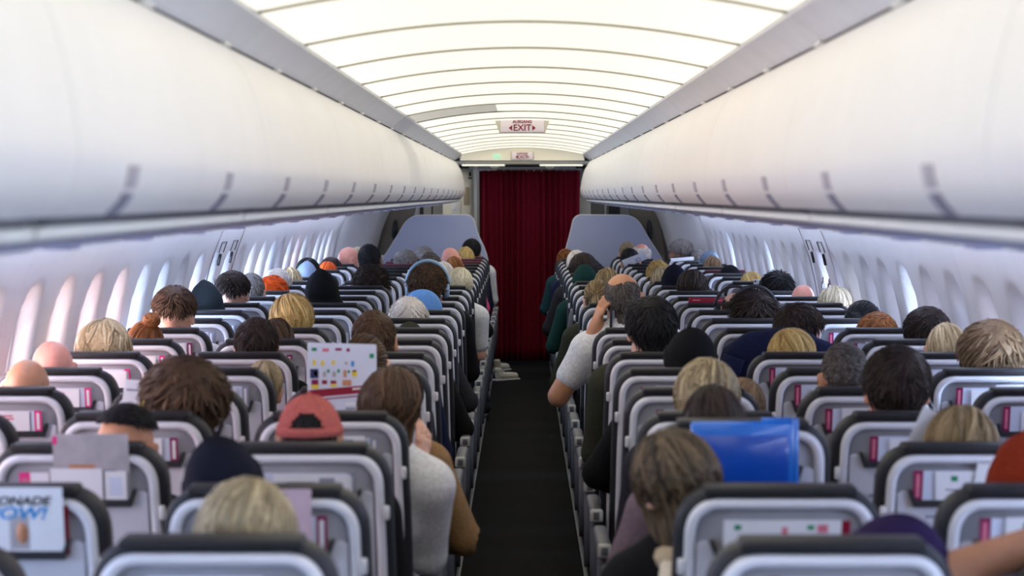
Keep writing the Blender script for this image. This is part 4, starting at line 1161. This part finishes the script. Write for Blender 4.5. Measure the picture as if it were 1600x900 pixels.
person('A', 18, 513, 408, 33, 'person with orange-red hair behind the pale blue-grey hood', 'bob', 'orange', top='maroon', seed=4)
person('A', 19, 517, 402, 34, 'person with dark brown hair behind the orange-red hair', 'short', 'darkbrown', top='black', seed=8)
person('A', 20, 543, 386, 36, 'person with a bald pink head sitting tall by the left wall', None, skin='pink', top='charcoal', pose='turn_right')
person('A', 22, 560, 386, 26, 'person with sandy hair between the tall bald head and black hair', 'short', 'ashblonde', top='beige', seed=9)

# right of the aisle
person('D', 0, 1432, 802, 192, 'person wearing a purple knitted beanie', 'buzz', 'black', hat='beanie', hatc='purple', top='purple')
person('E', 0, 1800, 682, 150, 'person whose bare raised arm enters at the lower right edge', 'short', 'brown', top='grey', sleeve=.5, pose='raised', skin='tan')
person('D', 1, 1048, 668, 142, 'person with streaked grey-brown hair in a black coat beside the aisle', 'longb', 'streak', top='black', pose='turn_left', seed=6)
person('E', 1, 1604, 680, 128, 'person in a rust orange hood at the right edge', None, hat='hood', hatc='rust', top='rust', seed=3)
person('D', 2, 1113, 599, 100, 'person with dark brown hair behind the blue folder, in mauve', 'bobb', 'darkbrown', top='mauve', pose='elbow_left')
person('E', 2, 1505, 631, 120, 'person with dark blonde hair beside a white upright sheet', 'bob', 'darkblonde', top='grey', seed=5)
person('D', 3, 1105, 557, 110, 'person with straight ash-blonde hair behind the dark brown head', 'longb', 'ashblonde', top='charcoal', seed=7)
person('E', 3, 1402, 540, 104, 'person with cropped dark brown hair and red-lit ears', 'short', 'darkbrown', top='grey', skin='red', seed=10)
person('D', 4, 1176, 590, 84, 'person with light brown hair low beside the ash-blonde head', 'bobb', 'lightbrown', top='tan', seed=8)
person('E', 4, 1319, 537, 74, 'person with close-cropped grey-brown hair', 'buzz', 'salt', top='charcoal', skin='tan', seed=3)
person('D', 5, 1083, 510, 82, 'person wearing a plain black beanie, nearer the camera of two', 'buzz', 'black', hat='beanie', hatc='black knit', top='black', pose='elbow_left')
person('F', 5, 1552, 499, 102, 'person with shaggy light brown hair at the right window', 'fluffy', 'lightbrown', top='navy', seed=9)
person('D', 6, 1018, 463, 80, 'person with thick black hair and a pale ear showing', 'shortb', 'black', top='olive', seed=4)
person('E', 6, 1235, 511, 80, 'person with straight blonde hair in front of the navy jacket', 'bobb', 'goldblonde', top='beige', seed=2)
person('F', 6, 1480, 503, 62, 'person with pale blonde hair between two brown-haired heads', 'bobb', 'blonde', top='white', seed=9)
person('E', 7, 1245, 473, 72, 'person with dark brown hair facing right, cheek showing', 'short', 'darkbrown', top='navy', pose='turn_right', skin='pink', seed=12)
person('F', 7, 1452, 480, 72, 'person with neat dark brown hair by the right windows', 'shortb', 'darkbrown', top='charcoal', skin='tan', seed=13)
person('D', 8, 973, 428, 58, 'balding person in a white T-shirt holding a phone to the ear', 'fringe', 'salt', top='white', sleeve=.55, pose='phone', skin='tan')
person('F', 8, 1371, 488, 62, 'person with thin brown hair over a pale scalp', 'thin', 'auburn', top='grey', seed=14)
person('E', 9, 1180, 450, 72, 'person with bushy dark hair wearing black headphones', 'spiky', 'darkbrown', top='charcoal', skin='tan', seed=2)
person('F', 9, 1352, 471, 58, 'person with dark hair pulled back under a black hairband', 'bunlow', 'black', top='black', seed=4)
person('E', 10, 1150, 456, 44, 'balding person wearing headphones, half hidden by a bushy head', 'balding', 'darkbrown', top='black', skin='fair', seed=3)
person('D', 11, 932, 437, 44, 'person with a brown ponytail and fair streaks', 'pony', 'darkblonde', top='olive', pose='elbow_left')
person('F', 11, 1310, 446, 58, 'person with streaked blonde hair against the right wall', 'longb', 'platinum', top='black', seed=10)
person('F', 12, 1257, 445, 44, 'person with a bald pink head under the right exit hatch', None, skin='pink', top='maroon')
person('D', 13, 949, 417, 46, 'person with fair brown wavy hair behind the ponytail', 'wavyb', 'darkblonde', top='grey', seed=5)
person('E', 13, 1082, 420, 51, 'person with messy dark brown hair gathered at the back', 'bobb', 'darkbrown', top='black', seed=11)
person('F', 13, 1215, 421, 49, 'person with spiky black hair holding a white phone', 'spiky', 'black', top='charcoal', seed=6)
person('E', 14, 1053, 412, 40, 'person wearing a navy-black beanie in the middle seats', 'buzz', 'black', hat='beanie', hatc='navy knit', top='black', seed=4)
person('D', 15, 912, 412, 39, 'person wearing a dark green beanie and green jacket', 'buzz', 'black', hat='beanie', hatc='green', top='green', pose='elbow_left')
person('E', 15, 1031, 417, 32, 'person with beige blonde hair half hidden by the navy-black beanie', 'bob', 'ashblonde', top='beige', seed=12)
person('F', 15, 1173, 423, 40, 'person with wavy golden blonde hair by the right windows', 'wavy', 'goldblonde', top='white', seed=13)
person('E', 16, 1027, 405, 30, 'person with blonde curls tied on top', 'curly', 'goldblonde', top='beige', seed=14)
person('D', 17, 910, 394, 47, 'person with long dark brown hair behind the green beanie', 'longb', 'darkbrown', top='charcoal', seed=15, pose='elbow_left')
person('F', 17, 1140, 413, 37, 'person wearing a black beanie by the right windows', 'buzz', 'black', hat='beanie', hatc='black knit', top='navy', seed=5)
person('D', 19, 900, 390, 28, 'person with grey-white hair behind the long dark hair', 'bob', 'white', top='navy', seed=15)
person('F', 19, 1113, 399, 30, 'person with tawny hair below the grey cap', 'bob', 'lightbrown', top='maroon', seed=16)
person('E', 20, 983, 387, 29, 'person with short black hair reading a grey magazine', 'short', 'black', top='charcoal', pose='read', skin='tan', seed=16)
person('F', 20, 1109, 391, 33, 'person wearing a grey-blue cap by the right wall', 'buzz', 'grey', hat='beanie', hatc='cap grey', top='grey', seed=6)
person('F', 21, 1094, 389, 24, 'person with olive grey hair behind the grey-blue cap', 'short', 'grey', top='black', seed=17)
person('D', 22, 882, 388, 27, 'person with reddish brown hair farthest along the right of the aisle', 'curly', 'auburn', top='teal', seed=18, pose='elbow_left')
person('E', 22, 1003, 381, 31, 'person with a pink crown and white hair round the sides', 'fringe', 'white', skin='pink', top='white', seed=2)
person('E', 23, 980, 378, 24, 'person with sandy grey hair at the right divider', 'short', 'ashblonde', top='grey', seed=19)
p_gl = person('F', 23, 1067, 373, 33, 'grey-haired person with glasses turned to the left, sitting tall', 'short', 'grey', skin='red', pose='profile_left', top='white', seed=20)

# ---------------------------------------------------------------- seat labels
SIDE = {c: ('left' if c in 'ABC' else 'right') for c in 'ABCDEF'}
def where(c, r): return '%s seat %s of the aisle, %s row from the camera' % (SIDEW[c], SIDE[c], ORD[r])
for (c, r), o in SEATS.items():
    tag(o, 'charcoal and pale grey ' + where(c, r), 'seat', 'passenger seats %s of the aisle' % SIDE[c])

# ---------------------------------------------------------------- papers in the seat pockets
def paper(name, c, r, x0, x1, z0, z1, y, marks, label, cat, group=None, base=None, skew=0.0, tilt_y=0.0):
    """a card standing in the pocket of seat (c, r); marks: (u0, u1, v0, v1, material) in fractions of the card"""
    b = MB(); w = x1 - x0; h = z1 - z0
    def pt(u, v, dy): return tilt((x0 + u * w + skew * v * h, y - dy - tilt_y * v, z0 + v * h))
    def plate(u0, u1, v0, v1, d0, d1, m):
        V = [pt(u, v, d) for d in (d0, d1) for u, v in ((u0, v0), (u1, v0), (u1, v1), (u0, v1))]
        b.add(V, [(0, 1, 2, 3), (7, 6, 5, 4), (0, 4, 5, 1), (1, 5, 6, 2), (2, 6, 7, 3), (3, 7, 4, 0)], m, False)
    plate(0, 1, 0, 1, 0, .0012, base or PAPER)
    for q in marks: plate(q[0], q[1], q[2], q[3], .0012, .0017, q[4])
    o = b.build(name); o.location = SEATS[(c, r)].location + Vector((0, 0, RAISE.get((c, r), 0)))
    return tag(o, label, cat, group)
rc = random.Random(9)
def sq(u, v, m, a=.045, b=.10): return (u - a / 2, u + a / 2, v - b / 2, v + b / 2, m)
CARDA = [sq(.12, .80, GREEN, .06, .14), sq(.52, .72, REDP, .05, .18), sq(.74, .8, GREEN, .06, .13), sq(.84, .77, REDP, .09, .22), sq(.66, .48, GREEN, .05, .1), sq(.78, .48, GREEN, .05, .1), sq(.88, .48, GREEN, .05, .1)]
CARDB = [sq(.28, .78, GREEN, .10, .16), sq(.62, .78, GREEN, .10, .16), sq(.3, .45, PTEXT, .3, .04)]
CARDC = [sq(.3, .82, GREEN, .10, .12), sq(.55, .80, REDP, .25, .08), sq(.55, .68, REDP, .30, .08), sq(.4, .46, GREEN, .09, .10), sq(.6, .46, GREEN, .09, .10)]
CARDD = [sq(.35, .70, PTEXT, .35, .10), sq(.5, .5, PTEXT, .6, .05), sq(.7, .8, PLACARD, .2, .15)]
for (c, r) in sorted(SEATS, key=lambda k: (k[1], k[0])):
    if r > 15: continue
    j = rc.uniform(-.012, .012); z0 = .987
    wl = '%s seat pocket %s of aisle, %s row' % (SIDEW[c], SIDE[c], ORD[r])
    if (c, r) in (('B', 1), ('B', 2)): continue
    if c in 'DEF':
        if (c, r) == ('D', 2): continue
        if (c, r) == ('D', 1):
            paper('safety_card', c, r, -.112, .118, z0, 1.062, -.024, CARDA, 'wide white safety card with green squares in ' + wl, 'safety card', 'safety cards in the right pockets')
            paper('magazine', c, r, .095, .136, z0 + .003, 1.060, -.018, [(.30, .45, .2, .85, REDP)], 'dark red magazine edge in ' + wl, 'magazine', 'magazines in the right pockets', CRIM); continue
        x0 = -.118 + j
        paper('magazine', c, r, x0, x0 + .20, z0 + .002, 1.066 + rc.uniform(-.006, .008), -.018, [(.03, .075, .2, .9, REDP), (.11, 1, .05, 1, PAPERB)], 'magenta-edged magazine in ' + wl, 'magazine', 'magazines in the right pockets', MAG)
        v = rc.choice((CARDB, CARDB, CARDC)); x1 = x0 + rc.uniform(.045, .06)
        paper('safety_card', c, r, x1, x1 + rc.uniform(.14, .175), z0, 1.060 + rc.uniform(-.004, .012), -.025, v, 'white safety card with green marks in ' + wl, 'safety card', 'safety cards in the right pockets', skew=rc.uniform(-.05, .05))
        if rc.random() < .45: paper('folded_sheet', c, r, x1 + .06, min(.125, x1 + .15), z0, 1.075, -.0285, [], 'blank white folded sheet in ' + wl, 'paper', 'folded sheets in seat pockets', skew=rc.uniform(0, .25))
    else:
        x1 = .105 + j
        pinky = c == 'A' and r < 8
        paper('magazine', c, r, x1 - .20, x1 + .012, z0 + .002, 1.064 + rc.uniform(-.006, .006), -.018, [(.0, .9, .05, 1, PAPERB), (.93, .97, .2, .9, PAPER)], 'pink-edged magazine in ' + wl, 'magazine', 'magazines in the left pockets', PINKM if pinky else (MAG if rc.random() < .4 else PLACARD))
        v = CARDC if pinky else rc.choice((CARDD, CARDD, CARDC))
        paper('safety_card', c, r, x1 - .175, x1 - rc.uniform(.0, .03), z0, 1.062 + rc.uniform(-.004, .006), -.025, v, ('white safety card with printed marks in ' if v is CARDD else 'white safety card with green marks in ') + wl, 'safety card', 'safety cards in the left pockets', skew=rc.uniform(-.04, .04))

# nearest left pockets
lm = paper('magazine', 'B', 1, -.085, .128, .992, 1.128, -.030, [(.50, .515, 0, .62, PGREY), (.52, .68, .08, .58, PGREY)], 'white magazine headed LEMONADE NOW! in the nearest left middle pocket', 'magazine')
def on_card(v, y): return tilt((v[0], y, v[1]))
lm.location = SEATS[('B', 1)].location
tl = text_obj('lettering', 'LEMONADE', .034, on_card((.025, 1.098), -.0325), PBLK, lm, .0002, .25, rot=(PI / 2 + math.atan(TILT), 0, 0), bold=.0008)
tl.location = tilt((.025, -.0325, 1.100)); tl.scale = (.86, .72, 1)
tl = text_obj('lettering', 'NOW!', .046, (0, 0, 0), PBLUE, lm, .0002, .25, rot=(PI / 2 + math.atan(TILT), 0, 0), bold=.0012)
tl.location = tilt((.030, -.0325, 1.075)); tl.scale = (.95, .75, 1)
b = MB(); b.loft([[tilt((.046 + .012 * math.cos(a) * k, -.0322 - .0004 * i, 1.036 + .022 * math.sin(a) * k)) for a in [2 * PI * q / 18 for q in range(18)]] for i, k in ((0, 1), (1, .99))], PTAN)
b.build('portrait', lm)
paper('magazine', 'B', 1, .118, .136, .992, 1.09, -.022, [], 'dark red leaflet edge behind the lemonade magazine', 'magazine', None, CRIM)
gm = paper('magazine', 'B', 2, -.048, .125, .99, 1.152, -.022, [(0, .06, .85, .97, PINKM), (.2, .55, .42, .56, PTAN), (.66, .82, .35, .48, PNAVY)], 'grey glossy magazine propped above the second-row left middle seat', 'magazine', None, PGREY)
paper('folded_sheet', 'B', 2, -.055, .063, .992, 1.072, -.029, [(.65, .9, .05, .2, MAG)], 'white folded sheet in front of the propped grey magazine', 'paper')
paper('safety_card', 'B', 2, .068, .118, .992, 1.066, -.027, [(.2, .8, .2, .8, PAPERB)], 'small pale card right of the sheet before the grey magazine', 'safety card')
paper('magazine', 'B', 2, -.128, -.06, .992, 1.062, -.024, [(.38, 1, 0, 1, PAPER), (.1, .3, .3, .8, REDP)], 'pink-edged magazine left of the propped grey magazine', 'magazine', None, PINKM)
paper('magazine', 'C', 1, .035, .095, .992, 1.125, -.031, [(.05, .2, .1, .95, PLACARD)], 'pale pink magazine beside the ash-blonde hair', 'magazine', None, pm('pale pink', srgb(208, 180, 190), .5, .06, 30))
paper('folded_sheet', 'E', 2, .0, .12, .99, 1.085, -.031, [(.35, .7, .05, .25, MAG)], 'large white sheet in the pocket behind the dark blonde head', 'paper', skew=.15)

# open leaflet held up by the white-shirted passenger
lf = empty('leaflet', (-.522, 6.66, 1.165)); tag(lf, 'open white leaflet with coloured pictures and a crimson band, held above the red cap', 'leaflet')
b = MB(); W2, H2 = .100, .104
b.loft([[(x, y, z) for x, z in rounded([(-W2, -H2), (W2, -H2), (W2, H2 - .006), (-W2, H2)], [.006] * 4, 4)] for y in (0, .0016)], PAPERB, smooth=False)
b.build('sheet', lf)
b = MB()
def mk(px, py, w, h, m):          # leaflet picture marks measured on the photo, in leaflet coordinates
    x = (px - 530.5) / 108 * .2; z = (591 - py) / 105 * .2; b.box((x, -.0006, z), (w / 108 * .2, .0012, h / 105 * .2), m, .0)
for px, py, w, h, m in ((487, 547, 8, 5, GREEN), (505, 548, 10, 5, REDP), (525, 547, 10, 4, MAG), (540, 548, 5, 5, MAG), (577, 557, 7, 7, GREEN), (487, 567, 5, 8, PYEL), (500, 568, 5, 8, PYEL), (517, 567, 5, 7, PYEL), (537, 568, 5, 4, PGREY), (547, 569, 5, 8, PBLUE),
                        (487, 584, 13, 14, PNAVY), (489, 584, 6, 7, PYEL), (503, 585, 5, 8, PGREY), (509, 580, 4, 5, GREEN), (518, 585, 5, 8, PGREY), (525, 580, 4, 5, GREEN), (535, 584, 5, 11, PTAN), (541, 581, 4, 4, GREEN), (550, 584, 8, 9, PYEL), (550, 580, 6, 3, MAG),
                        (488, 597, 11, 8, MAG), (488, 604, 12, 6, PYEL), (503, 597, 8, 6, CRIM), (517, 597, 9, 5, CRIM), (517, 602, 9, 4, PYEL), (538, 598, 14, 9, PTAN), (545, 630, 18, 4, PAPER), (545, 637, 18, 3, PLACARD)): mk(px, py, w, h, m)
b.prism([(-W2 + .003, -.035), (W2 - .004, -.018), (W2 - .004, -.040), (-W2 + .003, -.057)], -.0008, .0004, 'y', CRIM); b.prism([(-W2 + .02, -.0615), (W2 - .004, -.045), (W2 - .004, -.049), (-W2 + .02, -.0655)], -.0008, .0004, 'y', MAG)
b.prism([(.03, -.029), (.062, -.026), (.062, -.031), (.03, -.034)], -.0014, -.0008, 'y', PAPER)
b.build('printing', lf)

# blue folder held against the raised seat back
bf = empty('folder', tuple(at(1161, 709, 5.12))); tag(bf, 'glossy translucent blue plastic folder standing behind the third-row aisle seat', 'folder')
BLUEP = pm('blue plastic', srgb(24, 108, 206), .22, .10, 9, spec=.6, coat=.4)
BLUED = pm('blue plastic deep', srgb(16, 74, 176), .25, .10, 9, spec=.6, coat=.4)
MB().box((0, 0, 0), (.232, .016, .142), BLUEP, .008, 3).build('cover', bf); MB().box((.004, -.0085, -.012), (.196, .004, .104), BLUED, .002).build('inner_panel', bf)
MB().box((.118, .002, .004), (.014, .022, .150), BLUEP, .006).build('spine', bf); MB().box((.08, .012, .072), (.075, .01, .012), BLUEP, .004).build('flap', bf)

def thing_box(name, p, size, m, r, label, cat, rot=(0, 0, 0), parts=()):
    o = MB().box((0, 0, 0), size, m, r).build(name, None, p); o.rotation_euler = rot; tag(o, label, cat)
    for pn, c_, s_, m_ in parts: MB().box(c_, s_, m_, .0006).build(pn, o)
    return o
# sheets, phones and magazines that people hold
thing_box('paper_sheet', at(1447, 672, d_row(2) + .26), (.055, .0012, .10), PAPER, 0, 'white upright sheet leaning beside the dark blonde head', 'paper', (0, .45, .1))
ph = d_row(8) + BACKOFF
thing_box('phone', (COLX['D'] - .105 - .005, ph + .045, 1.135), (.012, .075, .15), PBLK, .005, 'black phone held at the ear by the balding person', 'phone', (.25, .1, -.3), [('screen', (.0065, 0, 0), (.001, .066, .135), PGREY)])
thing_box('phone', at(1184, 446, d_row(13) + .30), (.055, .008, .075), PAPER, .004, 'white phone held up beside the spiky black hair', 'phone', (.2, 0, .2), [('camera', (-.018, -.0045, .028), (.01, .002, .01), PBLK)])
mg = thing_box('magazine', at(991, 406, d_row(20) + .05), (.20, .004, .065), pm('mag cover', srgb(176, 178, 192), .4, .05, 30), .001, 'grey magazine with dark lettering tilted behind the short black hair', 'magazine', (-.2, -.36, 0))
text_obj('lettering', 'JO', .045, (.03, -.0025, -.012), PNAVY, mg, .0004)
cl = thing_box('leaflet', at(1106, 470, d_row(11) + .05), (.205, .004, .034), CRIM, .001, 'narrow crimson leaflet lying on top of a middle seat right of the aisle', 'leaflet', (0, .02, 0))
for q, (a_, b_) in enumerate(((-.06, .04), (.075, .05))): MB().box((a_, -.0022, .002), (b_, .001, .006), REDP).build('printing', cl)
thing_box('newspaper', at(1066, 405, d_row(21) + .02), (.20, .004, .030), PAPER, .001, 'white open pages lying on a seat top before the grey-haired person with glasses', 'paper', (0, -.08, 0))

thing_box('magazine', at(214, 622, d_row(4) - .30), (.085, .003, .10), PAPER, .0006, 'white open magazine with a yellow patch beside the tousled dark brown hair', 'magazine', (-.3, .08, .1), [('printing', (.02, -.002, -.02), (.03, .001, .025), PYEL), ('printing', (-.01, -.002, .02), (.05, .001, .006), PLACARD)])
# patterned scarf of the streak-haired passenger
sp = PEOPLE[('D', 1)]; b = MB()
b.tube([(.088 * math.sin(a), .070 + .082 * math.cos(a), 1.030 + .010 * math.cos(a)) for a in [2 * PI * q / 24 for q in range(25)]], .030, CLM('beige'), 10)
b.tube([(-.060, .02, 1.03), (-.085, -.022, .97), (-.092, -.030, .90), (-.088, -.028, .84)], [.026, .030, .028, .020], CLM('cream'), 10)
b.tube([(-.035, .0, 1.03), (-.052, -.036, .96), (-.060, -.040, .89), (-.058, -.036, .85)], [.018, .020, .018, .012], CLM('tan'), 10)
b.build('scarf', sp)
# headphones
def headphones(key, m1, m2, label, k=1.0):
    p = PEOPLE[key]; bpy.context.view_layer.update()
    pose = [H for me, H in BODY.values() if me == p.data][0]
    Mw = Matrix.LocRotScale(p.location, p.rotation_euler.to_quaternion(), p.scale) @ pose
    o = empty('headphones'); o.matrix_world = Mw; tag(o, label, 'headphones')
    b = MB(); N = 18; pts = [(.112 * k * math.sin(-1.5 + 3.0 * i / N), -.01, .010 + .128 * k * math.cos(-1.5 + 3.0 * i / N)) for i in range(N + 1)]
    b.tube(pts, .0075, m1, 8, True, 1.2); b.build('headband', o)
    for s_ in (-1, 1):
        b = MB(); c_ = lambda a, x, rr_: Vector((s_ * x, -.010 + .031 * rr_ * math.cos(a), -.018 + .040 * rr_ * math.sin(a)))
        b.loft([[c_(2 * PI * q / 20, x * k, rr_) for q in range(20)] for x, rr_ in ((.084, .85), (.088, 1.0), (.104, 1.0), (.112, .86), (.115, .5))], m1)
        e = b.build('ear_cup', o)
        b = MB(); b.loft([[c_(2 * PI * q / 20, x * k, rr_) for q in range(20)] for x, rr_ in ((.078, .7), (.079, .95), (.0845, .98), (.086, .8))], m2); b.build('ear_pad', e)
    return o
SILB = pm('headphone pale blue', srgb(150, 178, 204), .35, .05, 20, metal=.2)
headphones(('C', 11), SILB, POCKET, 'pale blue over-ear headphones on the curly brown hair', 1.0)
headphones(('E', 9), POCKET, PBLK, 'black over-ear headphones on the bushy dark hair', 1.06)
headphones(('E', 10), PBLK, POCKET, 'black headphones on the half-hidden balding head', 1.0)
hb = PEOPLE[('F', 9)]; b = MB(); b.tube([(.092 * math.sin(a), .02, .010 + .106 * math.cos(a)) for a in [-1.5 + 3.0 * q / 18 for q in range(19)]], .011, CLM('black'), 8, True, .5)
o = b.build('hairband', hb); o.matrix_local = BODY['lap'][1]
# glasses on the grey-haired passenger
g = MB(); gm_ = PBLK
for s_ in (-1, 1):
    g.tube([(s_ * .034 + .022 * math.cos(a), .112, .0 + .018 * math.sin(a)) for a in [2 * PI * q / 14 for q in range(15)]], .0022, gm_, 6); g.tube([(s_ * .056, .110, .004), (s_ * .078, .06, .004), (s_ * .082, -.01, .0)], .0025, gm_, 6)
g.tube([(-.012, .112, .003), (.012, .112, .003)], .002, gm_, 6)
o = g.build('glasses', p_gl); o.matrix_local = BODY['profile_left'][1]

# pale blue travel cushion behind the white hair
tc_ = MB(); 
tc_.loft([[(.098 * k * math.cos(a) * (1 - .15 * math.sin(a)), y, .075 * k * math.sin(a)) for a in [2 * PI * q / 28 for q in range(28)]] for y, k in ((-.03, .55), (-.026, .8), (-.012, .97), (.0, 1.0), (.012, .97), (.026, .8), (.03, .55))], pm('cushion blue', srgb(104, 156, 218), .85, .06, 50, bump=.1))
o = tc_.build('travel_cushion', None, tuple(at(664, 476, d_row(10) + .20))); o.rotation_euler = (.1, .55, 0); tag(o, 'rounded pale blue travel cushion between the white hair and headphones', 'cushion')

# navy jacket draped over a middle seat
nj = MB(); rings = []
for i in range(15):
    u = -1 + 2 * i / 14; hw = .225; x = hw * u; zt_ = 1.165 - .075 * abs(u) ** 2.2
    sec = []
    for y, dz in ((-.032, -.34), (-.038, -.22), (-.042, -.10), (-.034, -.02), (-.005, .004), (.04, .006), (.09, -.005), (.125, -.05), (.132, -.14), (.11, -.15), (.10, -.05), (.06, -.02), (.0, -.02), (-.022, -.05), (-.026, -.2), (-.024, -.34)):
        sec.append(tilt((x + .008 * math.sin(6 * u + 20 * dz), y + .005 * math.sin(9 * u + dz * 14), zt_ + dz + .006 * math.sin(7 * u))))
    rings.append(sec)
nj.loft(rings, CLM('navy')); o = nj.build('jacket', None, SEATS[('E', 7)].location); tag(o, 'dark navy jacket draped over a middle seat behind the blonde head', 'jacket')
sl_ = MB(); sl_.tube([tilt(v) for v in ((-.19, -.05, 1.06), (-.215, -.06, .98), (-.225, -.06, .88), (-.215, -.055, .80))], [.045, .043, .038, .034], CLM('navy'), 12); sl_.build('sleeve', o)

# white sneakers at the end of the aisle
def sneaker(p, rot, label):
    S = SDF(grid(-.06, .06, .006, []), grid(-.05, .25, .007, []), grid(-.01, .14, .006, []))
    S.cone((0, .02, .045), (0, .185, .034), .040, .036, .03); S.cone((0, .0, .06), (0, -.005, .10), .036, .038, .02); S.cone((0, .0, .10), (0, -.01, .15), .024, .024, .01, True)
    S.f = np.maximum(S.f, -(S.z[None, None, :] - .006)); V, Q = S.mesh()
    o = obj('sneaker', mesh('sneaker', V, Q, pm('sneaker white', srgb(222, 218, 206), .6, .04, 60))); o.location = p; o.rotation_euler = rot; tag(o, label, 'shoe', 'white sneakers in the aisle')
    b = MB(); b.box((0, .09, .010), (.082, .27, .018), HOOKM, .008); b.build('sole', o)
    b = MB()
    for q in range(4): b.tube([(-.022, .05 + .022 * q, .086 - .009 * q), (.022, .05 + .022 * q, .086 - .009 * q)], .004, PGREY, 6)
    b.build('laces', o)
sneaker((-.215, 20.9, .006), (0, 0, -.9), 'white sneaker poking into the aisle near the curtain, the larger one')
sneaker((-.245, 22.0, .006), (0, 0, -.5), 'white sneaker poking into the aisle, the one nearest the curtain')

# ---------------------------------------------------------------- camera, light, picture
w = bpy.data.worlds.new('world'); bpy.context.scene.world = w; w.use_nodes = True
w.node_tree.nodes['Background'].inputs[0].default_value = (.62, .74, 1, 1); w.node_tree.nodes['Background'].inputs[1].default_value = .4
cam = bpy.data.cameras.new('camera'); co = bpy.data.objects.new('camera', cam); col.objects.link(co)
cam.sensor_width = 36; cam.lens = FPX / 1600 * 36
co.location = (0, 0, ZC)
co.rotation_euler = (PI / 2 - math.atan((450 - VY) / FPX), 0, math.atan((VX - 800) / FPX))
cam.dof.use_dof = True; cam.dof.focus_distance = 12.5; cam.dof.aperture_fstop = 4.8
cam.clip_start = .05
sc = bpy.context.scene; sc.camera = co
sc.view_settings.view_transform = 'Standard'; sc.view_settings.look = 'None'; sc.view_settings.gamma = 1; sc.view_settings.use_curve_mapping = False
sc.view_settings.exposure = 0.0
sc.cycles.max_bounces = 8; sc.cycles.diffuse_bounces = 5; sc.cycles.use_denoising = True; sc.cycles.sample_clamp_indirect = 6
